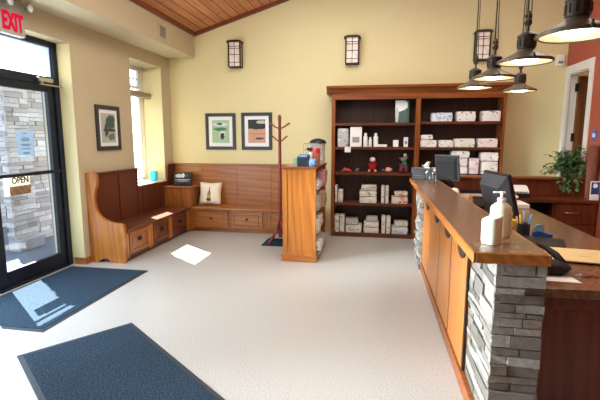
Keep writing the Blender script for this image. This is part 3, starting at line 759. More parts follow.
# ---- bagged goods: (name, label, category, group, x0, x1, z0, z1, depth, material, tilt)
bagno = [0]
def bag(label, group, x0, x1, z0, z1, depth, mat, y=6.86, bulge=.07, cat='bag', name='treat_bag', tilt=0):
    bagno[0] += 1; m = MB(); x0 += .004; x1 = min(x1, 1.838) - .004; z1 -= .007
    m.pillowbox(x0, x1, y, y + depth, z0, z1, 7, 5, 4, bulge, 0.003, seed=bagno[0])
    t = .008; w = (x1 - x0); hgt = (z1 - z0)
    o = obj(name, m, M[mat], None, 'auto'); tag(o, label, cat, group)
    # crimped seal along the bag's shorter end
    s = MB()
    if w > hgt: s.box(x1 - .012, x1 + .003, y + .02, y + depth - .02, z0 + hgt * .42, z0 + hgt * .58, .002)
    else: s.box(x0 + .006, x1 - .006, y + depth * .42, y + depth * .58, z1 - .012, z1 + .005, .002)
    c = obj('crimped_seal', s, M[mat], o)
    return o
G1 = 'bagged goods in the left bay of the bookcase'; G2 = 'bagged goods in the right bay of the bookcase'
s4, s5 = SH[1] + .001, SH[0] + .002
bag('tall upright grey-printed bag at the far left of the second lowest left shelf', G1, -.64, -.597, s4, .85, .20, 'bag_grey')
bag('shorter upright bag beside the tall one on the second lowest left shelf', G1, -.594, -.505, s4, .77, .20, 'bag_grey')
bag('bottom bag of the stack of three on the second lowest left shelf', G1, -.246, .04, s4, .665, .24, 'bag_grey')
bag('middle bag of the stack of three on the second lowest left shelf', G1, -.248, .037, .667, .765, .24, 'bag_grey')
bag('top bag of the stack of three on the second lowest left shelf', G1, -.218, .035, .767, .857, .22, 'bag_grey')
bag('left of two upright bags right of the stack of three, second lowest left shelf', G1, .103, .163, s4, .852, .20, 'bag_grey')
bag('right of two upright bags right of the stack of three, second lowest left shelf', G1, .167, .226, s4, .848, .20, 'bag_grey')
bag('orange-printed bag lying at the right end of the second lowest left shelf', G1, .265, .526, s4, .679, .24, 'bag_orange')
bag('thin orange bag lying on top of the orange-printed bag', G1, .308, .523, .681, .757, .20, 'bag_orange')
bag('leftmost upright bag on the bottom shelf of the left bay', G1, -.641, -.562, s5, .357, .20, 'bag_grey')
bag('second upright bag from the left on the bottom shelf of the left bay', G1, -.558, -.473, s5, .36, .20, 'bag_grey')
bag('lower of two lying bags beside the leftmost uprights, bottom left shelf', G1, -.466, -.191, s5, .199, .24, 'bag_grey')
bag('upper of two lying bags beside the leftmost uprights, bottom left shelf', G1, -.462, -.25, .201, .30, .20, 'bag_silver')
bag('bottom bag of the stack of three on the bottom left shelf', G1, -.17, .085, s5, .165, .24, 'bag_grey')
bag('middle bag of the stack of three on the bottom left shelf', G1, -.165, .082, .167, .255, .24, 'bag_grey')
bag('top bag of the stack of three on the bottom left shelf', G1, -.126, .064, .257, .342, .20, 'bag_silver')
bag('left of two upright bags in the middle of the bottom left shelf', G1, .12, .19, s5, .36, .20, 'bag_grey')
bag('right of two upright bags in the middle of the bottom left shelf', G1, .196, .268, s5, .355, .20, 'bag_grey')
bag('lower bag lying at the right end of the bottom left shelf', G1, .279, .543, s5, .192, .24, 'bag_blue')
bag('upper bag lying at the right end of the bottom left shelf', G1, .323, .541, .194, .272, .20, 'bag_grey')
t1, t2, t3 = SH[4] + .016, SH[3] + .001, SH[2] + .001
bag('blue-ended white bag at the left of the top shelf, right bay', G2, .828, 1.145, t1, 1.99, .22, 'bag_blue')
bag('white bag in the middle of the top shelf, right bay', G2, 1.196, 1.477, t1, 2.005, .22, 'bag_plain')
bag('white bag at the right of the top shelf, right bay', G2, 1.556, 1.831, t1, 2.012, .22, 'bag_plain')
bag('white bag lowest in the pair at the left of the second shelf, right bay', G2, .67, .93, t2, 1.575, .22, 'bag_plain')
bag('small white bag on top of another at the left of the second shelf, right bay', G2, .675, .867, 1.577, 1.655, .18, 'bag_plain')
bag('low white bag second from left on the second shelf, right bay', G2, .951, 1.178, t2, 1.575, .22, 'bag_plain')
bag('green-printed white bag on the second shelf, right bay', G2, 1.184, 1.486, t2, 1.598, .22, 'bag_green')
bag('pink-printed white bag at the right end of the second shelf, right bay', G2, 1.524, 1.816, t2, 1.60, .22, 'bag_pink')
bag('lowest white bag of the stack behind the dark far monitor', G2, 1.12, 1.40, t3, 1.175, .24, 'bag_plain')
bag('middle white bag of the stack behind the dark far monitor', G2, 1.12, 1.40, 1.177, 1.30, .24, 'bag_plain')
bag('top bag of the stack behind the dark far monitor', G2, 1.15, 1.42, 1.302, 1.412, .22, 'bag_plain')
bag('upright white bag leaning right of the stack behind the far monitor', G2, 1.416, 1.56, t3, 1.296, .12, 'bag_pink')
bag('lower white bag at the right end of the third shelf, right bay', G2, 1.589, 1.845, t3, 1.255, .24, 'bag_plain')
bag('upper white bag at the right end of the third shelf, right bay', G2, 1.578, 1.842, 1.257, 1.392, .24, 'bag_plain')

# ---- second shelf of the left bay: boxes and bottles
bag('silver grey pouch at the left end of the second highest shelf, left bay', 'packets on the second highest left shelf', -.609, -.429, t2, 1.758, .08, 'bag_silver', name='pouch', cat='pouch')
def carton(label, x0, x1, z0, z1, d, mat, name='carton', cat='box', y=6.87, cap=None):
    o = thing(name, label, cat, ((x0 + x1) / 2, y + d / 2, z0), 'packets on the second highest left shelf')
    obj('body', B(x0, x1, y, y + d, z0, z1, .003), mat, o)
    if cap: obj('printed_panel', B(x0 + (x1 - x0) * .2, x1 - (x1 - x0) * .2, y - .0012, y, z0 + (z1 - z0) * cap[0], z0 + (z1 - z0) * cap[1]), cap[2], o)
    return o
M['greyprint'] = plain('grey_print', rgb(150, 148, 150), 0.6, vary=0.4, nscale=60)
carton('tall white box standing beside the silver grey pouch', -.408, -.223, t2, 1.773, .09, M['whitepaper'], cap=(.22, .5, M['greyprint']))
def bottle(label, x, z, r, h, y=6.92, mat='white'):
    o = thing('bottle', label, 'bottle', (x, y, z), 'packets on the second highest left shelf')
    obj('body', MB().lathe([(0, 0), (r, 0), (r, h * .72), (r * .55, h * .8), (r * .5, h * .82), (0, h * .82)], (x, y, z), 20), M[mat], o, 'auto')
    obj('cap', MB().lathe([(0, h * .8), (r * .6, h * .8), (r * .6, h), (0, h)], (x, y, z), 16), M['whitepaper'], o, 'auto'); return o
bottle('tall white bottle right of the tall white box', -.164, t2, .036, .218)
bottle('short white bottle between two taller white bottles', -.088, t2, .026, .155)
bottle('wide white bottle standing behind the flat white box', -.004, t2, .040, .217, 6.97)
carton('flat white box lying in front of the wide white bottle', -.005, .173, t2, 1.50, .07, M['whitepaper'])
carton('small white cube box right of the flat box', .267, .349, t2, 1.568, .08, M['whitepaper'])
carton('narrow white box nearest the centre stile', .429, .493, t2, 1.612, .07, M['whitepaper'], cap=(.3, .6, M['greyprint']))
tag(obj('price_card', B(-.487, -.392, 6.828, 6.833, 1.375, 1.46), M['whitepaper']), 'square white price card hanging from the second highest shelf edge', 'card')
# top shelf: picture card + green book
gp = thing('display_card', 'grey and white picture card standing on the top left shelf', 'card', (.39, 6.95, 1.835))
ga = art('card_print', rgb(84, 104, 100), [(0, -.06, .11, .16, .10, .5, rgb(238, 240, 238)), (0, -.075, -.04, .028, .12, .7, rgb(196, 206, 200)), (0, -.02, -.2, .15, .03, .4, rgb(120, 150, 120))], .15, 16)
obj('card', B(.287, .472, 6.93, 6.95, 1.836, 2.18, .002), ga, gp, org=(.39, 6.94, 2.0))
obj('green_spine', B(.474, .50, 6.93, 7.05, 1.836, 2.18, .003), M['green'], gp)

# ---- third shelf: toys
def plush(name, label, parts):
    o = thing(name, label, 'toy', parts[0], 'toys on the third highest left shelf')
    for nm, mat, balls in parts[1]:
        m = MB()
        for c, r, sq in balls: m.ball(Vector(parts[0]) + Vector(c), r, sq, 14)
        obj(nm, m, M[mat], o, True)
    return o
S1 = (1, 1, 1)
plush('plush_dog', 'red plush toy with a white head sitting in the middle of the shelf', ((-.045, 6.94, t3), [
    ('body', 'redplush', [((0, 0, .075), .062, (1, .9, 1.2)), ((0, -.01, .15), .045, S1)]),
    ('head', 'whiteplush', [((0, -.01, .20), .042, (1.05, .9, .95)), ((0, -.045, .19), .02, S1)]),
    ('ear', 'redplush', [((-.04, 0, .21), .02, (.6, .6, 1.3))]), ('ear', 'redplush', [((.04, 0, .21), .02, (.6, .6, 1.3))]),
    ('arm', 'redplush', [((-.05, -.03, .115), .024, (.9, 1.2, 1))]), ('arm', 'redplush', [((.05, -.03, .115), .024, (.9, 1.2, 1))]),
    ('leg', 'redplush', [((-.045, -.05, .028), .028, (1, 1.3, 1))]), ('leg', 'redplush', [((.045, -.05, .028), .028, (1, 1.3, 1))]),
    ('paw', 'pinkplush', [((-.05, -.085, .026), .02, S1)]), ('paw', 'pinkplush', [((.05, -.085, .026), .02, S1)])]))
plush('rubber_lobster', 'low coral red rubber toy at the left of the toy shelf', ((-.46, 6.93, t3), [
    ('body', 'coralplush', [((0, 0, .028), .028, (2.2, 1, 1)), ((-.03, 0, .045), .024, (1.3, 1, .9))]),
    ('claw', 'coralplush', [((.06, -.02, .016), .016, (1.5, 1, .9))]), ('claw', 'coralplush', [((-.065, -.02, .016), .016, (1.3, 1, .9))])]))
plush('plush_mouse', 'tiny grey plush mouse between the coral and red toys', ((-.29, 6.93, t3), [
    ('body', 'greyplush', [((0, 0, .026), .026, (1.2, 1, 1)), ((.012, -.02, .04), .018, S1)]),
    ('ear', 'greyplush', [((.0, -.02, .056), .009, S1)]), ('ear', 'greyplush', [((.025, -.02, .056), .009, S1)])]))
tag(obj('ball', MB().ball((.125, 6.93, t3 + .028), .028), M['bluerubber'], None, True), 'small blue rubber ball beside the pale pink pig toy', 'ball', 'toys on the third highest left shelf')
plush('plush_pig', 'pale pink rounded pig toy right of the blue ball', ((.213, 6.94, t3), [
    ('body', 'pinkplush', [((0, 0, .038), .04, (1.4, 1, .95))]), ('snout', 'pinkplush', [((-.045, -.02, .03), .014, S1)]),
    ('ear', 'pinkplush', [((-.03, 0, .07), .011, S1)]), ('ear', 'pinkplush', [((-.012, -.01, .072), .011, S1)])]))
plush('plush_figure', 'plush toy with grey head, green jacket and purple legs at the shelf end', ((.445, 6.95, t3), [
    ('body', 'greenplush', [((.01, 0, .13), .045, (1.1, .9, 1.1))]), ('head', 'greyplush', [((0, -.01, .205), .042, (1.1, .9, .9)), ((-.03, -.03, .20), .02, S1)]),
    ('hat', 'whiteplush', [((.02, 0, .27), .03, (.9, .9, 1.1))]),
    ('ear', 'greyplush', [((-.05, 0, .225), .02, (1.4, .5, .7))]), ('ear', 'greyplush', [((.045, 0, .235), .02, (1.2, .5, .8))]),
    ('leg', 'purpleplush', [((-.035, -.02, .06), .036, (1, 1.1, 1.6)), ((-.05, -.05, .022), .024, (1.2, 1.2, .9))]),
    ('leg', 'purpleplush', [((.035, -.02, .06), .036, (1, 1.1, 1.6)), ((.04, -.05, .022), .024, (1.2, 1.2, .9))]),
    ('arm', 'purpleplush', [((-.055, -.02, .12), .022, (1.4, .9, .9))])]))

# ------------------------------------------------------------------ display stand (gondola)
ds = thing('display_stand', 'low honey oak display stand with packets on its right side shelves', 'shelf unit', (-.95, 5.8, 0))
DX0, DX1, DY0, DY1 = -1.175, -.722, 5.28, 6.36
m = MB(); m.box(DX0 + .015, DX1 - .015, DY0 + .012, DY0 + .03, .08, 1.205)
m.box(DX0 + .01, DX0 + .07, DY0, DY0 + .03, .08, 1.205, .003); m.box(DX1 - .07, DX1 - .01, DY0, DY0 + .03, .08, 1.205, .003)
m.box(DX0 + .07, DX1 - .07, DY0, DY0 + .03, 1.15, 1.205, .003); m.box(DX0 + .07, DX1 - .07, DY0, DY0 + .03, .08, .115, .003)
obj('end_panel', m, M['oak_v'], ds)
obj('end_panel', B(DX0 + .01, DX1 - .01, DY1 - .03, DY1, .08, 1.205, .003), M['oak_v'], ds)
obj('top', B(DX0 - .005, DX1 + .005, DY0 - .012, DY1 + .012, 1.205, 1.235, .006, 2), M['case_x'], ds)
obj('plinth', B(DX0 - .008, DX1 + .006, DY0 - .015, DY1 + .015, 0, .085, .008, 2), M['oak_x'], ds)
obj('divider_panel', B(-.96, -.94, DY0 + .03, DY1 - .03, .08, 1.205), M['case_dark'], ds)
for z in (.09, .37, .66, .94): obj('shelf', B(-.94, DX1 - .012, DY0 + .03, DY1 - .03, z - .02, z, .002), M['case_shelf'], ds)
obj('left_side_panel', B(DX0 + .01, DX0 + .03, DY0 + .03, DY1 - .03, .085, 1.205), M['oak_v'], ds)
GD = 'packets on the display stand'
def hangbag(label, y0, y1, z0, z1, mat, out=.02):
    bagno[0] += 1; m = MB(); m.pillowbox(-.90, DX1 + out, y0, y1, z0, z1, 5, 5, 5, .16, .010, seed=bagno[0])
    o = tag(obj('treat_packet', m, M[mat], None, 'auto'), label, 'packet', GD)
    obj('crimped_seal', B(-.86, DX1 - .02, y0 + .03, y1 - .03, z1 - .01, z1 + .008, .002), M[mat], o)
hangbag('rose coloured packet on the top shelf of the display stand, rear', 5.80, 6.10, .941, 1.16, 'bag_rose', .05)
hangbag('blue packet on the top shelf of the display stand, near end', 5.36, 5.66, .941, 1.06, 'bag_blue', .02)
hangbag('silver packet on the third shelf of the display stand, near end', 5.34, 5.62, .661, .86, 'bag_silver', .02)
hangbag('tan packet on the third shelf of the display stand, rear', 5.72, 6.05, .661, .88, 'bag_tan', .05)
hangbag('grey printed packet on the second shelf of the display stand, near end', 5.33, 5.60, .371, .56, 'bag_grey', .03)
hangbag('white packet on the second shelf of the display stand, rear', 5.70, 6.0, .371, .54, 'bag_plain', .0)
hangbag('crumpled white packet on the lowest shelf of the display stand, near end', 5.36, 5.66, .091, .26, 'bag_plain', .04)
hangbag('silver packet on the lowest shelf of the display stand, rear', 5.78, 6.08, .091, .24, 'bag_silver', .03)
# on top of the stand
TZ = 1.236
nb = thing('box', 'navy blue open box on the display stand top', 'box', (-.92, 5.45, TZ), 'goods on top of the display stand')
m = MB(); m.box(-.99, -.85, 5.38, 5.39, TZ, TZ + .12); m.box(-.99, -.85, 5.53, 5.54, TZ, TZ + .15); m.box(-.99, -.98, 5.39, 5.53, TZ, TZ + .13); m.box(-.86, -.85, 5.39, 5.53, TZ, TZ + .13); m.box(-.98, -.86, 5.39, 5.53, TZ, TZ + .01)
obj('tray', m, M['navybox'], nb)
obj('insert', B(-.975, -.865, 5.395, 5.525, TZ + .01, TZ + .145, .004), M['bluebag'], nb)
m = MB()
for k in range(7):
    a = k / 6; m.tube([(-.97 + .2 * a, 5.75, TZ), (-.97 + .2 * a, 5.75, TZ + .29)], .003, 6); m.tube([(-.97 + .2 * a, 5.95, TZ), (-.97 + .2 * a, 5.95, TZ + .29)], .003, 6)
for zz in (.003, .10, .20, .29): m.tube([(-.97, 5.75, TZ + zz), (-.77, 5.75, TZ + zz), (-.77, 5.95, TZ + zz), (-.97, 5.95, TZ + zz), (-.97, 5.75, TZ + zz)], .003, 6)
tag(obj('wire_basket', m, M['vent'], None), 'tall thin wire basket behind the navy blue box', 'basket', 'goods on top of the display stand')
tb = thing('cookie_tin', 'tall canister with a wide dark domed lid at the back of the display stand', 'tin', (-.80, 6.15, TZ), 'goods on top of the display stand')
obj('can', MB().lathe([(0, 0), (.105, 0), (.105, .29), (0, .29)], (-.83, 6.16, TZ), 28), M['bag_silver'], tb, 'auto')
obj('lid', MB().lathe([(.12, .285), (.125, .30), (.10, .335), (.04, .355), (0, .36)], (-.83, 6.16, TZ), 28), M['black'], tb, 'auto')
tj = thing('treat_jar', 'red lidded jar of reddish brown treats at the right edge of the display stand', 'jar', (-.77, 5.60, TZ), 'goods on top of the display stand')
obj('jar_body', MB().lathe([(0, 0), (.05, 0), (.052, .16), (.045, .17), (0, .17)], (-.775, 5.60, TZ), 24), M['amber'], tj, 'auto')
obj('lid', MB().lathe([(0, .17), (.052, .17), (.052, .225), (.046, .23), (0, .23)], (-.775, 5.60, TZ), 24), M['redlid'], tj, 'auto')
m = MB().pillowbox(-.845, -.745, 5.36, 5.47, TZ, TZ + .10, 5, 5, 4, .3, .006, seed=91)
tag(obj('packet', m, M['bluebag'], None, True), 'crinkled sky blue packet at the front right of the display stand top', 'packet', 'goods on top of the display stand')
o = thing('bottle', 'white spray bottle with dark top between the navy box and red lidded jar', 'bottle', (-.86, 5.66, TZ), 'goods on top of the display stand')
obj('body', MB().lathe([(0, 0), (.038, 0), (.038, .13), (.018, .18), (0, .18)], (-.86, 5.66, TZ), 20), M['white'], o, 'auto')
m = MB(); m.cyl((-.86, 5.66, TZ + .175), .018, .03, 14); m.box(-.91, -.83, 5.648, 5.672, TZ + .20, TZ + .235, .006); obj('spray_head', m, M['black'], o)
m = MB().lathe([(0, 0), (.034, 0), (.036, .08), (.03, .10), (0, .10)], (-1.05, 5.62, TZ), 20)
tag(obj('jar', m, M['palegreen'], None, 'auto'), 'small pale green jar at the left of the display stand top', 'jar', 'goods on top of the display stand')
tag(obj('leaflet', MB().box(-1.12, -.98, 5.42, 5.60, TZ, TZ + .006).rotz(.2, (-1.05, 5.5, TZ)), M['bag_rose']), 'pink leaflet lying flat at the left of the display stand top', 'leaflet')

# ------------------------------------------------------------------ coat rack
RX, RY = -1.405, 6.20
tag(obj('floor_mat', B(-1.66, -1.20, 6.0, 6.46, 0, .012, .004), M['mat']), 'small dark square mat under the coat rack', 'mat')
cr = thing('coat_rack', 'slim mahogany coat rack standing between the bench and display stand', 'coat rack', (RX, RY, .012))
obj('pole', MB().lathe([(.026, .10), (.026, .5), (.024, 1.2), (.022, 1.86), (.026, 1.87), (.024, 1.92), (.012, 1.935), (0, 1.94)], (RX, RY, 0), 16), M['rack_wood'], cr, 'auto')
for k in range(4):
    a = math.radians(232 + 90 * k); ca, sa = math.cos(a), math.sin(a); m = MB()
    P = [(.02, .36), (.06, .27), (.10, .17), (.15, .10), (.20, .06), (.235, .035)]
    m.tube([(RX + ca * r, RY + sa * r, z) for r, z in P], [.02, .022, .022, .02, .018, .02], 8)
    obj('leg', m, M['rack_wood'], cr, True)
for z0, reach in ((1.75, .15), (1.56, .11)):
    for sgn in (-1, 1):
        m = MB(); a = math.radians(8); ca, sa = math.cos(a) * sgn, math.sin(a) * sgn
        m.tube([(RX + ca * .015, RY + sa * .015, z0 - .01), (RX + ca * reach * .4, RY + sa * reach * .4, z0 + .01), (RX + ca * reach, RY + sa * reach, z0 + .07)], [.011, .011, .013], 8)
        obj('peg', m, M['rack_wood'], cr, True)

# ------------------------------------------------------------------ mats
o = thing('entrance_mat', 'navy blue mat inside the glass door crossed by sunlight', 'mat', (-3.22, 3.72, 0))
obj('pile', B(-3.70, -2.72, 2.94, 4.545, 0, .010, .003), M['mat'], o)
obj('border', B(-3.735, -2.685, 2.905, 4.58, 0, .006, .002), M['rubber'], o)
A0 = (-2.06, 3.20)
o = thing('floor_mat', 'larger navy blue mat lying diagonally on the open floor', 'mat', (-1.7, 2.2, 0))
ang = math.radians(-37.5)
def rect(mb): return mb.xf(Matrix.Translation((A0[0], A0[1], 0)) @ Matrix.Rotation(ang, 4, 'Z'))
obj('pile', rect(B(.035, 1.785, -.815, -.035, 0, .010, .003)), M['mat'], o)
obj('border', rect(B(0, 1.82, -.85, 0, 0, .006, .002)), M['rubber'], o)

# ------------------------------------------------------------------ reception counter
rc = thing('reception_counter', 'honey oak reception counter front with tall cupboard doors', 'counter', (.71, 3.94, 0))
CY0, CY1 = 2.72, 5.17
obj('carcass', B(.605, .825, CY0, CY1, .0, 1.005), M['oak_v'], rc)
obj('base_rail', B(.572, .605, CY0 - .55, CY1 + .02, 0, .10, .006, 2), M['case_x'], rc)
ye = [CY0, 3.29, 3.90, 4.60, CY1]
for a, b in zip(ye, ye[1:]):
    dr = obj('door', B(.583, .605, a + .024, b - .024, .105, 1.0, .004), M['oak_v'], rc)
    pts = [(a + .165 + .14 * math.cos(PI + PI * k / 14),   .915 + .10 * math.sin(PI + PI * k / 14)) for k in range(15)]
    obj('finger_pull', MB().prism(pts, 0, .575, .5835), M['iron'], dr, label='dark half round finger pull')
m = MB()
for y in ye[:-1]: obj('door_gap', B(.589, .606, y - (.0 if y == CY0 else .023), y + .023, .1, 1.003), M['iron'], rc)
p1 = thing('stone_pillar', 'grey stacked stone pillar at the near end of the reception counter', 'pillar', (.72, 2.44, 0))
obj('core', B(.63, .825, 2.185, 2.715, 0, 1.003), M['mortar'], p1)
ledgestone('stone_veneer', M['stone'], p1, (.615, 2.165, 0), (0, 1, 0), (-1, 0, 0), .55, 1.003, (.028, .062), (.10, .30), (.002, .018), 3)
ledgestone('stone_veneer', M['stone'], p1, (.60, 2.17, 0), (1, 0, 0), (0, -1, 0), .235, 1.003, (.028, .07), (.08, .235), (.002, .016), 5)
p2 = thing('stone_pillar', 'pale stacked stone pillar at the far end of the reception counter', 'pillar', (.69, 5.47, 0))
obj('core', B(.59, .825, 5.195, 5.76, 0, 1.003), M['mortar'], p2)
ledgestone('stone_veneer', M['stone'], p2, (.575, 5.19, 0), (0, 1, 0), (-1, 0, 0), .57, 1.003, (.028, .062), (.10, .30), (.004, .04), 6)
ct = thing('countertop', 'long brown raised bar top on the reception counter', 'countertop', (.645, 4.05, 1.006))
obj('laminate_top', B(.485, .805, 2.097, 5.985, 1.007, 1.061, .001), M['laminate'], ct)
m = MB(); m.box(.47, .485, 2.082, 6.0, 1.006, 1.06, .004); m.box(.805, .82, 2.082, 6.0, 1.006, 1.06, .004); m.box(.485, .805, 2.082, 2.097, 1.006, 1.06, .004); m.box(.485, .805, 5.985, 6.0, 1.006, 1.06, .004)
obj('wood_edging', m, M['oak_y'], ct)

# desk behind
DZ = .82
dk = thing('reception_desk', 'dark wood reception desk behind the bar with mottled brown top', 'desk', (1.28, 3.9, 0))
obj('desktop', B(.842, 1.735, 2.33, 5.5, DZ - .05, DZ, .006, 2), M['laminate'], dk)
m = MB(); panel_front(.85, 1.72, .0, DZ - .05, m, 2.42, .05, 'y', -1, .075, False)
obj('front_panel', m, M['desk_red'], dk)
obj('side_panel', B(1.69, 1.72, 2.43, 3.2, 0, DZ - .05), M['desk_red'], dk)
obj('side_panel', B(1.69, 1.72, 4.9, 5.45, 0, DZ - .05), M['desk_red'], dk)
obj('back_rail', B(.845, .87, 2.43, 5.45, .05, DZ - .05), M['desk_dark'], dk)
# rear counter
rk = thing('rear_counter', 'dark reddish wood counter with a raised ledge at the back of the reception area', 'counter', (2.05, 6.05, 0))
obj('worktop', B(1.05, 2.79, 5.86, 6.20, DZ - .045, DZ, .006, 2), M['case_shelf'], rk)
obj('upstand', B(1.05, 2.79, 6.20, 6.235, 0, 1.05), M['desk_red'], rk)
obj('ledge', B(1.03, 2.795, 6.15, 6.32, 1.05, 1.08, .006, 2), M['case_x'], rk)
obj('cabinet', B(2.27, 2.79, 5.90, 6.20, .05, DZ - .045), M['desk_dark'], rk)
obj('cabinet', B(1.05, 1.72, 5.90, 6.20, .05, DZ - .045), M['desk_dark'], rk)
obj('kneehole_back', B(1.72, 2.27, 6.17, 6.199, .0, DZ - .045), M['blackmatte'], rk)
for z0, z1 in ((.50, .765), (.23, .49), (.06, .22)):
    m = B(2.31, 2.785, 5.882, 5.90, z0, z1, .004)
    d_ = obj('drawer', m, M['desk_red'], rk)
    zc_ = (z0 + z1) / 2 + .02
    m = MB(); m.tube([(2.41, 5.882, zc_), (2.415, 5.86, zc_), (2.46, 5.852, zc_), (2.525, 5.852, zc_), (2.57, 5.86, zc_), (2.575, 5.882, zc_)], .006, 8); obj('handle', m, M['chrome'], d_, True)

# ------------------------------------------------------------------ side door in the red wall
d2 = struct_root('door_2', (XR, 6.76, 0))
m = MB(); XT = XR - .02
m.box(XT, XR + .02, 7.07, 7.19, 0, 2.65, .004); m.box(XT, XR + .02, 6.34, 6.44, 0, 2.65, .004); m.box(XT, XR + .02, 6.44, 7.07, 2.53, 2.65, .004)
m.box(XR, XR + .12, 7.085, 7.12, 0, 2.54); m.box(XR, XR + .12, 6.40, 6.425, 0, 2.54); m.box(XR, XR + .12, 6.425, 7.085, 2.515, 2.54)
struct('door_casing', m, M['whitepaint'], d2)
m = MB(); panel_front(2.93, 3.62, .01, 2.50, m, 7.10, .04, 'y', -1, .11)
lf = obj('door_leaf', m, M['door_wood'], d2)
for zz in (.35, 1.55, 2.28): obj('hinge', MB().box(XR + .09, XR + .13, 7.05, 7.084, zz, zz + .12, .004), M['blackmatte'], d2)
sw_ = thing('light_switch', 'light switch plate with a blue picture cover on the red wall', 'switch', (XR - .01, 6.18, 1.60))
obj('plate', B(XR - .012, XR, 6.11, 6.21, 1.57, 1.70, .003), M['blue_bright'], sw_)
m = MB(); m.box(XR - .016, XR - .012, 6.125, 6.15, 1.61, 1.66, .002); m.box(XR - .016, XR - .012, 6.165, 6.19, 1.61, 1.66, .002)
obj('toggle', m, M['white'], sw_)

# ------------------------------------------------------------------ things on the bar
jr = thing('container', 'plain white slanted-top tub nearest the end of the bar', 'container', (.60, 2.28, 1.061))
m = MB(); n = 28; r = .046; c = (.598, 2.275)
lo = [m.bm.verts.new((c[0] + r * math.cos(2 * PI * k / n), c[1] + r * math.sin(2 * PI * k / n), 1.063)) for k in range(n)]
md_ = [m.bm.verts.new((c[0] + (r + .003) * math.cos(2 * PI * k / n), c[1] + (r + .003) * math.sin(2 * PI * k / n), 1.08)) for k in range(n)]
hi = [m.bm.verts.new((c[0] + (r + .003) * math.cos(2 * PI * k / n), c[1] + (r + .003) * math.sin(2 * PI * k / n), 1.198 + .014 * math.cos(2 * PI * k / n))) for k in range(n)]
t_ = [m.bm.verts.new((c[0] + (r - .008) * math.cos(2 * PI * k / n), c[1] + (r - .008) * math.sin(2 * PI * k / n), 1.203 + .012 * math.cos(2 * PI * k / n))) for k in range(n)]
for a, b in ((lo, md_), (md_, hi), (hi, t_)):
    for k in range(n): m.bm.faces.new((a[k], a[(k + 1) % n], b[(k + 1) % n], b[k]))
m.bm.faces.new(lo[::-1]); m.bm.faces.new(t_)
obj('tub', m, M['lotion'], jr, 'auto')
def pump(label, x, y, z, r, h, mat, group=None, sq=.75):
    o = thing('pump_bottle', label, 'bottle', (x, y, z), group)
    m = MB().lathe([(0, 0), (r * .92, 0), (r, .01), (r, h * .62), (r * .93, h * .68), (r * .6, h * .74), (r * .36, h * .77), (r * .34, h * .80), (0, h * .80)], (x, y, z), 28)
    m.xf(Matrix.Translation((x, y, 0)) @ Matrix.Diagonal((1, sq, 1, 1)) @ Matrix.Translation((-x, -y, 0)))
    obj('body', m, M[mat], o, 'auto')
    m = MB().lathe([(0, h * .79), (r * .42, h * .79), (r * .42, h * .85), (r * .2, h * .87), (r * .12, h * .88), (r * .12, h * .96), (r * .3, h * .965), (r * .3, h), (0, h)], (x, y, z), 18)
    m.box(x - r * .85, x, y - .006, y + .006, z + h * .972, z + h * .998, .002)
    obj('pump_head', m, M['white'], o, 'auto'); return o
pb = pump('large cream white lotion pump bottle standing behind the white tub', .685, 2.45, 1.061, .055, .25, 'lotion')
obj('gel_side', MB().box(.728, .742, 2.425, 2.475, 1.075, 1.205, .006), M['yellowish'], pb, label='pale yellow see-through strip')
pump('clear hand sanitiser pump bottle in front of the tissue basket', .665, 5.60, 1.061, .038, .20, 'clearplastic', 'sanitiser bottles at the far end of the bar')
pump('second clear pump bottle beside the far monitor',   .735, 5.54, 1.061, .034, .17, 'clearplastic', 'sanitiser bottles at the far end of the bar')
tx = thing('tissue_basket', 'dark woven tissue basket with a white tissue at the far bar end', 'basket', (.645, 5.85, 1.061))
m = MB()
m.prism([(.495, 1.062), (.745, 1.062), (.76, 1.205), (.48, 1.205)], 1, 5.78, 5.95)
obj('basket', m, M['wicker'], tx)
m = MB()
for zz in (1.08, 1.105, 1.13, 1.155, 1.18, 1.2): m.box(.482 + (1.2 - zz) * .1, .758 - (1.2 - zz) * .1, 5.772, 5.958, zz - .006, zz + .006, .004)
obj('weave_band', m, M['weave'], tx)
m = MB(); n = 9; V = []
for k in range(n):
    a = 2 * PI * k / n; V.append([m.bm.verts.new((.665 + .02 * math.cos(a), 5.86 + .02 * math.sin(a), 1.20)), m.bm.verts.new((.66 + (.03 + .012 * (k % 2)) * math.cos(a), 5.86 + .04 * math.sin(a), 1.23)), m.bm.verts.new((.672 + (.075 if k % 2 else .03) * math.cos(a), 5.86 + .05 * math.sin(a), 1.25 + .03 * math.cos(a) + .012 * (k % 3)))])
for k in range(n):
    for j in (0, 1): m.bm.faces.new((V[k][j], V[(k + 1) % n][j], V[(k + 1) % n][j + 1], V[k][j + 1]))
m.bm.faces.new([v[2] for v in V])
obj('tissue', m, M['wax'], tx, True)

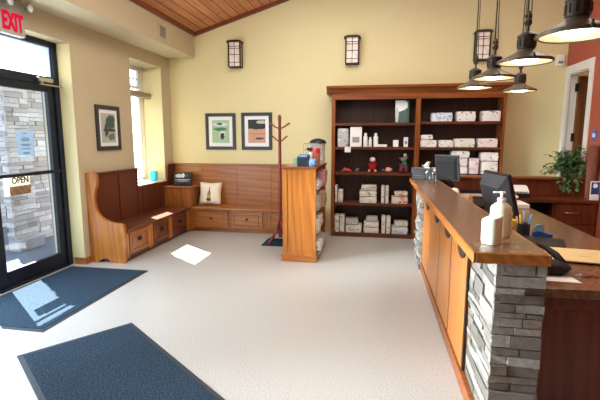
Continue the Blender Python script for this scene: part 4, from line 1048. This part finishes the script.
# ------------------------------------------------------------------ monitors (screen faces the staff side, +x)
def monitor(label, p0, p1, ztop, zbot, tilt, back, mat_b, side_mat, so=.05):
    """p0 far top corner, p1 near top corner of the screen slab"""
    o = thing('monitor', label, 'monitor', ((p0[0] + p1[0]) / 2 + .08, (p0[1] + p1[1]) / 2, DZ))
    w = math.hypot(p1[0] - p0[0], p1[1] - p0[1]); h = (ztop - zbot) / math.cos(tilt)
    d = Vector((p1[0] - p0[0], p1[1] - p0[1], 0)).normalized()           # along the screen, far -> near
    nrm = Vector((-d.y, d.x, 0))                                           # screen normal
    if nrm.x < 0: nrm = -nrm
    dn = (Vector((0, 0, -1)) * math.cos(tilt) + nrm * math.sin(tilt))      # down the slab
    nn = d.cross(dn); 
    if nn.x < 0: nn = -nn
    F = Matrix(((d.x, nn.x, dn.x, p0[0]), (d.y, nn.y, dn.y, p0[1]), (d.z, nn.z, dn.z, ztop), (0, 0, 0, 1)))
    m = B(0, w, -.012, .022, 0, h, .005); m.xf(F); bmesh.ops.recalc_face_normals(m.bm, faces=m.bm.faces); obj('bezel', m, side_mat, o)
    m = MB(); i, b = .012, back
    lo = [m.bm.verts.new(v) for v in ((i, -.012, i), (w - i, -.012, i), (w - i, -.012, h - i), (i, -.012, h - i))]
    hi = [m.bm.verts.new(v) for v in ((w * .1, -b, h * .22), (w * .88, -b, h * .22), (w * .88, -b, h * .9), (w * .1, -b, h * .9))]
    m.bm.faces.new(hi)
    for k in range(4): m.bm.faces.new((lo[k], lo[(k + 1) % 4], hi[(k + 1) % 4], hi[k]))
    m.xf(F); bmesh.ops.recalc_face_normals(m.bm, faces=m.bm.faces); obj('back_shell', m, mat_b, o)
    m = B(.015, w - .015, .0225, .024, .018, h - .02); m.xf(F); obj('screen', m, M['screen'], o)
    c = F @ Vector((w / 2, -.02, h * .75))
    m = MB(); m.tube([c, (c.x + so * .6, c.y, DZ + .2), (c.x + so, c.y, DZ + .015)], [.025, .028, .03], 10); m.cyl((c.x + so, c.y, DZ + .001), .10, .018, 24)
    obj('stand', m, M['black'], o, 'auto'); return o
M['screen'] = plain('dark_screen', rgb(30, 36, 46), 0.15)
monitor('charcoal backed monitor on the desk behind the lotion bottle', (1.01, 4.22), (1.075, 3.70), 1.30, .85, math.radians(15), .085, M['grey_plastic'], M['black'])
monitor('black monitor at the far end of the desk before the bookcase', (.75, 5.66), (.985, 5.40), 1.39, 1.075, math.radians(9), .04, M['blackmatte'], M['grey_plastic'], .12)

# ------------------------------------------------------------------ desk clutter
pn = thing('desk_organiser', 'blue pen holder full of pens beside the near monitor', 'pen holder', (1.14, 3.5, DZ))
m = MB().lathe([(.04, 0), (.045, 0), (.045, .10), (.04, .10), (.04, .006), (0, .006)], (1.19, 3.61, DZ + .001), 24); obj('cup', m, M['navybox'], pn, 'auto')
for k, (dx, dy, mt, hgt) in enumerate(((-.015, 0, 'yellow_bright', .17), (.0, .01, 'turq', .20), (.018, -.01, 'turq', .18), (-.02, .02, 'pink', .15), (.02, .015, 'blue_bright', .15))):
    m = MB(); m.tube([(1.19 + dx, 3.61 + dy, DZ + .012), (1.19 + dx * 2.4, 3.61 + dy * 2.2, DZ + hgt)], .007, 8); obj('pen', m, M[mt], pn, True)
td = thing('tape_dispenser', 'bright blue tape dispenser right of the pen holder', 'tape dispenser', (1.32, 3.58, DZ))
m = MB(); m.prism([(1.25, DZ + .001), (1.39, DZ + .001), (1.39, DZ + .03), (1.355, DZ + .03), (1.32, DZ + .045), (1.28, DZ + .05), (1.25, DZ + .04)], 1, 3.56, 3.60); obj('base', m, M['blue_bright'], td)
m = MB(); m.lathe([(.016, 0), (.035, 0), (.035, .02), (.016, .02), (.016, 0)], (1.295, 3.57, DZ + .068), 20, 1); obj('tape_roll', m, M['turq'], td, 'auto')
m = MB().pillowbox(1.03, 1.09, 3.49, 3.56, DZ + .001, DZ + .105, 4, 4, 4, .3, .004, seed=71); tag(obj('sticky_notes', m, M['pink'], None), 'pink pad of sticky notes left of the pen holder', 'notepad')
m = MB().box(1.09, 1.15, 3.64, 3.70, DZ + .001, DZ + .12, .006); tag(obj('sticky_note_cube', m, M['yellow_bright'], None), 'bright yellow note cube behind the pens', 'notepad')
m = B(-.14, .14, -.13, .15, 0, .02, .006); m.rotz(-.35, (0, 0, 0)); m.xf(Matrix.Translation((1.24, 3.34, DZ + .001)))
tag(obj('desk_tray', m, M['black']), 'low black tray pad lying on the desk in front of the pens', 'tray')
# manila folder over dark folder, pouch, paper, keys
def flat(name, label, cat, pts, z, t, mat):
    m = MB(); m.prism(pts, 2, z, z + t); return tag(obj(name, m, M[mat]), label, cat)
flat('black_folder', 'black folder edge showing under the manila folder', 'folder', [(1.07, 2.84), (1.50, 2.84), (1.56, 3.12), (1.13, 3.16)], DZ + .001, .010, 'black')
mf = flat('manila_folder', 'cream manila folder lying on the right of the desk', 'folder', [(1.075, 2.86), (1.52, 2.78), (1.60, 3.12), (1.20, 3.19)], DZ + .0115, .007, 'manila')
obj('sticky_tab', MB().box(1.33, 1.385, 2.95, 3.0, DZ + .0187, DZ + .0205), M['yellowish'], mf)
flat('paper_sheet', 'white sheet of paper at the desk front edge under the black pouch', 'paper', [(.86, 2.46), (1.12, 2.44), (1.10, 2.62), (.86, 2.62)], DZ + .0005, .002, 'whitepaper')
m = MB(); m.pillowbox(.89, 1.125, 2.53, 2.70, DZ + .003, DZ + .075, 8, 5, 5, .45, .002, seed=5)
po = thing('glasses_case', 'open black soft pouch lying on the white paper', 'pouch', (.98, 2.59, DZ))
obj('pouch_body', m, M['blackmatte'], po, True)
m = MB(); m.tube([(1.09, 2.62, DZ + .06), (1.08, 2.70, DZ + .085), (1.05, 2.78, DZ + .11), (1.02, 2.84, DZ + .125)], [.02, .022, .016, .008], 10); m.xf(Matrix.Translation((0, 0, 0))); obj('flap', m, M['blackmatte'], po, True)
ky = thing('key_bunch', 'bunch of keys with a red tag beside the black pouch', 'keys', (1.13, 2.55, DZ))
m = MB(); 
m.tube([(1.155 + .018 * math.cos(t * PI / 6), 2.57 + .018 * math.sin(t * PI / 6), DZ + .006) for t in range(13)], .002, 6); obj('ring', m, M['chrome'], ky, True)
m = MB(); m.box(1.165, 1.215, 2.555, 2.572, DZ + .003, DZ + .007, .001); obj('key', m, M['chrome'], ky)
m = MB(); m.box(1.175, 1.235, 2.585, 2.60, DZ + .003, DZ + .008, .001); obj('key', m, M['chrome'], ky)
m = MB(); m.box(1.205, 1.26, 2.56, 2.58, DZ + .0075, DZ + .012, .001); obj('tag', m, M['tag_red'], ky)
# paper stack and phone things behind near monitor
m = MB(); m.box(1.40, 1.70, 5.02, 5.36, DZ + .001, DZ + .05, .004); ps = tag(obj('paper_stack', m, M['whitepaper']), 'thick stack of white papers at the far right of the desk', 'papers')
m = MB(); m.pillowbox(1.36, 1.60, 5.06, 5.34, DZ + .052, DZ + .085, 6, 5, 3, .3, .006, seed=33); tag(obj('open_magazine', m, M['bag_pink'], None, True), 'pinkish crumpled magazine on top of the paper stack', 'magazine')
m = MB(); m.pillowbox(1.50, 1.64, 5.18, 5.32, DZ + .086, DZ + .125, 5, 5, 3, .4, .006, seed=34); tag(obj('cloth_bundle', m, M['wax'], None, True), 'small white cloth bundle on the paper stack', 'cloth')
fx = thing('phone', 'black desk telephone behind the bar beyond the near monitor', 'phone', (1.12, 5.0, DZ))
m = MB(); m.prism([(4.88, DZ + .001), (5.10, DZ + .001), (5.10, DZ + .09), (4.88, DZ + .04)], 0, 1.0, 1.24); obj('base', m, M['black'], fx)
m = MB(); m.tube([(1.03, 4.90, DZ + .075), (1.03, 4.95, DZ + .09), (1.03, 5.03, DZ + .105), (1.03, 5.09, DZ + .11)], [.026, .018, .018, .026], 10); obj('handset', m, M['blackmatte'], fx, True)
m = MB(); m.pillowbox(.90, 1.02, 4.55, 4.85, DZ + .001, DZ + .19, 5, 5, 4, .35, .006, seed=44); tag(obj('paper_bag', m, M['bag_tan'], None, True), 'beige paper bundle on the desk just behind the bar top', 'bag')
m = MB(); m.pillowbox(.86, .96, 5.02, 5.14, DZ + .001, DZ + .21, 5, 5, 4, .35, .006, seed=45); tag(obj('roll_pack', m, M['bag_plain'], None, True), 'white wrapped bundle on the desk below the far monitor', 'bundle')
tr = thing('letter_tray', 'black letter tray with papers in front of the rear counter', 'tray', (1.35, 5.98, DZ))
m = MB(); m.box(1.10, 1.45, 5.90, 6.15, DZ + .001, DZ + .012); m.box(1.10, 1.45, 5.90, 6.15, DZ + .07, DZ + .08)
for x, y in ((1.10, 5.90), (1.44, 5.90), (1.10, 6.14), (1.44, 6.14)): m.box(x, x + .01, y, y + .01, DZ + .001, DZ + .14)
obj('tray', m, M['black'], tr); obj('papers', B(1.12, 1.42, 5.91, 6.13, DZ + .013, DZ + .05), M['whitepaper'], tr)
ad = thing('adding_machine', 'white adding machine on a black base on the rear counter', 'calculator', (1.88, 6.03, DZ))
m = MB(); m.box(1.76, 2.0, 5.93, 6.13, DZ + .001, DZ + .06, .012, 2); obj('base', m, M['black'], ad)
m = MB(); m.prism([(5.92, DZ + .061), (6.11, DZ + .061), (6.11, DZ + .155), (6.02, DZ + .15), (5.92, DZ + .09)], 0, 1.775, 1.985); obj('body', m, M['white'], ad)
m = MB()
for i in range(5):
    for j in range(3): m.box(1.80 + i * .034, 1.823 + i * .034, 5.915, 5.925, DZ + .065 + j * .008, DZ + .070 + j * .008)
obj('keys', m, M['grey_plastic'], ad)
# brochure stand and woven basket on the right of the rear counter
br = thing('brochure_stand', 'blue and white brochure standing at the right end of the rear counter', 'brochure', (2.76, 5.95, DZ))
m = B(2.68, 2.785, 5.868, 5.88, DZ + .001, 1.06, .002); obj('card', m, M['whitepaper'], br)
ba = art('brochure_print', rgb(44, 60, 120), [(0, .0, .06, .03, .03, .6, rgb(220, 226, 236)), (0, .0, -.09, .08, .045, .3, rgb(226, 226, 228))], .3, 30)
m = B(2.685, 2.78, 5.865, 5.8675, DZ + .01, 1.05); obj('cover_print', m, ba, br, org=(2.73, 5.866, .945))
m = MB(); m.lathe([(0, 0), (.05, 0), (.055, .10), (.062, .32), (.068, .50), (.066, .60), (.052, .68), (.045, .685), (.045, .66), (0, .64)], (2.72, 5.965, DZ + .001), 26)
bk = tag(obj('woven_basket', m, M['basket'], None, 'auto'), 'tall reddish brown woven basket behind the blue brochure right of the plant', 'basket')
# plant
pl = thing('potted_ivy', 'leafy green trailing plant in a pot on the rear counter ledge', 'plant', (2.53, 6.23, 1.081))
PC = (2.53, 6.235)
obj('pot', MB().lathe([(0, 0), (.06, 0), (.08, .12), (.085, .13), (.075, .13), (.07, .11), (0, .11)], (PC[0], PC[1], 1.081), 22), M['terracotta'], pl, 'auto')
rnd = random.Random(5); lm = MB(); sm = MB()
def leaf(p, d, size):
    d = d.normalized(); side = d.cross(Vector((0, 0, 1)));
    if side.length < .1: side = Vector((1, 0, 0))
    side.normalize(); up = side.cross(d)
    out = [p, p + d * size * .35 + side * size * .36 + up * .004, p + d * size * .7 + side * size * .28, p + d * size + up * -size * .12, p + d * size * .7 - side * size * .28, p + d * size * .35 - side * size * .36 + up * .004]
    mid = lm.bm.verts.new(p + d * size * .5 - up * size * .08)
    vs = [lm.bm.verts.new(q) for q in out]
    for k in range(6): lm.bm.faces.new((vs[k], vs[(k + 1) % 6], mid))
for k in range(90):
    a = rnd.uniform(0, 2 * PI); el = rnd.uniform(.15, 1.45); L = rnd.uniform(.20, .40)
    base = Vector((PC[0] + .04 * math.cos(a), PC[1] + .04 * math.sin(a), 1.20))
    tip_dir = Vector((math.cos(a) * math.cos(el), math.sin(a) * math.cos(el) * .7 - .05, math.sin(el)))
    pts = []; n = 6
    for j in range(n + 1):
        t = j / n; p = base + tip_dir * L * t + Vector((0, 0, -1)) * (.22 * t * t * (1.2 - el * .6))
        p.x = max(2.24, min(2.73, p.x)); p.y = max(6.12 if p.x > 2.58 else 6.06, min(6.6, p.y)); p.z = max(1.13, p.z); pts.append(p)
    sm.tube(pts, .0025, 5)
    for j in range(1, n + 1):
        for q in range(2):
            aa = rnd.uniform(0, 2 * PI); leaf(pts[j], Vector((math.cos(aa), math.sin(aa), rnd.uniform(-.7, .3))), rnd.uniform(.035, .06))
for k in range(9):
    x = PC[0] + rnd.uniform(-.13, .13); pts = [Vector((PC[0] + (x - PC[0]) * .3, PC[1] - .06, 1.21)), Vector((x, 6.13, 1.16)), Vector((x, 6.12, 1.06)), Vector((x + rnd.uniform(-.03, .03), 6.11, rnd.uniform(.90, 1.0)))]
    sm.tube(pts, .0025, 5)
    for p in pts[1:]:
        for q in range(4):
            aa = rnd.uniform(PI, 2 * PI); leaf(p + Vector((0, 0, rnd.uniform(-.04, .04))), Vector((math.cos(aa), math.sin(aa), rnd.uniform(-.8, 0))), rnd.uniform(.035, .06))
obj('foliage', lm, M['leaf'], pl, True); obj('stems', sm, M['green'], pl, True)

# ------------------------------------------------------------------ pendant lamps
def make_pendant(label, x, y, z, ztop):
    p = thing('pendant_lamp', label, 'pendant lamp', (x, y, z), 'pendant lamps over the reception counter')
    prof = [(.168, 0), (.174, .004), (.174, .016), (.165, .022), (.12, .040), (.075, .060), (.052, .078), (.048, .082), (.044, .08), (.07, .055), (.115, .034), (.16, .016), (.163, .004), (.168, 0)]
    s = obj('shade', MB().lathe([(r_ * .89, h_) for r_, h_ in prof], (x, y, z), 40, cap=False), M['bronze'], p, 'auto')
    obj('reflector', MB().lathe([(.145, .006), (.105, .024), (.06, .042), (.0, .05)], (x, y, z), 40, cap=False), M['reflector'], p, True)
    m = MB().lathe([(.046, .08), (.05, .085), (.05, .145), (.054, .15), (.054, .16), (.045, .168), (.03, .178), (.02, .182), (0, .182)], (x, y, z), 24)
    for k in range(12):
        a = 2 * PI * k / 12; m.box(x + .05 * math.cos(a) - .004, x + .05 * math.cos(a) + .004, y + .05 * math.sin(a) - .004, y + .05 * math.sin(a) + .004, z + .095, z + .138)
    obj('cap', m, M['bronze_dark'], p, 'auto')
    obj('bulb', MB().lathe([(0, -.004), (.045, .0), (.072, .012), (.066, .026), (0, .034)], (x, y, z), 24), M['bulb'], p, True)
    for k in range(3):
        a = 2 * PI * k / 3 + .5; m = MB(); m.ball((x + .158 * math.cos(a), y + .158 * math.sin(a), z + .014), .010, (1, 1, 1), 10); m.box(x + .158 * math.cos(a) - .004, x + .158 * math.cos(a) + .004, y + .158 * math.sin(a) - .004, y + .158 * math.sin(a) + .004, z + .012, z + .034)
        obj('thumb_screw', m, M['bronze_dark'], s)
    m = MB(); m.lathe([(0, -.012), (.018, -.012), (.021, -.006), (.016, 0), (.021, .006), (.018, .012), (0, .012)], (x, y, z + .235), 20, 1); m.box(x - .007, x + .007, y - .016, y + .016, z + .18, z + .30, .003); m.box(x - .02, x + .02, y - .008, y + .008, z + .262, z + .285, .004)
    obj('pulley', m, M['bronze_dark'], p, 'auto')
    m = MB(); m.tube([(x - .006, y, z + .29), (x - .006, y, ztop - .01)], .0055, 8); obj('rod', m, M['bronze_dark'], p)
    m = MB(); m.tube([(x + .018, y, z + .24), (x + .010, y, z + .45), (x + .008, y, ztop - .01)], .003, 6); obj('cord', m, M['blackmatte'], p)
    obj('canopy', MB().lathe([(.0, 0), (.02, 0), (.06, .03), (.062, .04), (0, .04)], (x, y, ztop - .035), 24), M['bronze_dark'], p, 'auto')
    return p
PX, PZ = .885, 2.052
pd = make_pendant('bronze pendant lamp nearest the camera before the red wall', PX - .02, 2.16, PZ - .005, zc(PX))
for y, lb_ in ((2.88, 'second bronze pendant lamp from the camera with double cord'), (3.60, 'third bronze pendant lamp from the camera along the bar'), (4.25, 'farthest bronze pendant lamp of the row along the bar')):
    dup(pd, (PX, y, PZ), lb_)
p5 = make_pendant('bronze pendant lamp apart from the row, over the desk', 1.385, 4.62, PZ, zc(1.385))

# ------------------------------------------------------------------ light
w = bpy.data.worlds.new('sky'); sc.world = w; w.use_nodes = True
nt_ = w.node_tree; nt_.nodes.clear()
out = nt_.nodes.new('ShaderNodeOutputWorld'); bg = nt_.nodes.new('ShaderNodeBackground')
tc = nt_.nodes.new('ShaderNodeTexCoord'); sx = nt_.nodes.new('ShaderNodeSeparateXYZ'); rp = nt_.nodes.new('ShaderNodeValToRGB')
rp.color_ramp.elements[0].position = 0.0; rp.color_ramp.elements[0].color = (0.92, 0.96, 1.0, 1)
rp.color_ramp.elements[1].position = 0.6; rp.color_ramp.elements[1].color = (0.55, 0.75, 1.0, 1)
nt_.links.new(tc.outputs['Generated'], sx.inputs[0]); nt_.links.new(sx.outputs[2], rp.inputs[0])
nt_.links.new(rp.outputs[0], bg.inputs[0]); nt_.links.new(bg.outputs[0], out.inputs[0]); bg.inputs[1].default_value = 4.0
def light(name, kind, loc, energy, color, target=None, size=None, size_y=None, dirv=None):
    l = bpy.data.lights.new(name, kind); l.energy = energy; l.color = color
    if kind == 'AREA': l.shape = 'RECTANGLE'; l.size = size; l.size_y = size_y or size
    o = bpy.data.objects.new(name, l); COL.objects.link(o); o.location = loc
    d = Vector(dirv) if dirv else Vector(target) - Vector(loc)
    o.rotation_euler = d.to_track_quat('-Z', 'Y').to_euler(); return o
s_ = light('sun', 'SUN', (-8, 9, 12), 56.0, (1.0, 0.96, 0.90), dirv=(1, -.74, -1.32)); s_.data.angle = math.radians(.5)
light('ceiling_fill', 'AREA', (-1.0, 4.3, 3.75), 135, (1.0, .97, .92), target=(-1.0, 4.7, 0), size=2.6, size_y=3.4)  # ceiling area lamps are added room fill, no fixtures hang there
light('ceiling_fill', 'AREA', (-1.4, 2.0, 3.8), 26, (1.0, .98, .96), target=(-1.6, 5.5, 1.0), size=2.4, size_y=2.0)
light('ceiling_fill', 'AREA', (1.7, 4.4, 3.7), 36, (1.0, .93, .82), target=(1.9, 5.2, 0), size=1.2, size_y=2.0)
light('daylight_fill', 'AREA', (-3.74, 2.8, 1.3), 130, (.62, .81, 1.0), dirv=(1, .02, -.12), size=2.0, size_y=2.0)  # added lamp just inside the glazing, boosts the daylight
lp = light('pillar_fill', 'AREA', (-3.45, 1.9, 1.4), 34, (.84, .92, 1.0), target=(.6, 2.3, .6), size=.8, size_y=1.2); lp.data.spread = math.radians(36)  # added narrow fill, brightens the near pillar's left face
lp = light('pillar_fill', 'AREA', (-3.45, 3.1, 1.4), 20, (.88, .95, 1.0), target=(.57, 5.45, .5), size=.7, size_y=1.0); lp.data.spread = math.radians(26)  # added narrow fill for the far pillar's left face

# ------------------------------------------------------------------ camera
cam = bpy.data.cameras.new('camera'); cam.sensor_width = 36; cam.lens = 424 / 600 * 36; cam.clip_start = .05
co = bpy.data.objects.new('camera', cam); COL.objects.link(co)
a_, b_ = (376 - 300) / 424.0, (138 - 200) / 424.0
Yv = Vector((a_, b_, 1)).normalized(); Dv = Vector((0, 1, -b_)).normalized(); Xv = Dv.cross(Yv); Zv = -Dv
right = Vector((Xv[0], Yv[0], Zv[0])); down = Vector((Xv[1], Yv[1], Zv[1])); fwd = Vector((Xv[2], Yv[2], Zv[2]))
R3 = Matrix((right, -down, -fwd)).transposed()
co.matrix_world = Matrix.Translation((0, 0, 1.6)) @ R3.to_4x4()
sc.camera = co
sc.view_settings.view_transform = 'Standard'; sc.view_settings.look = 'None'; sc.view_settings.exposure = 0.0
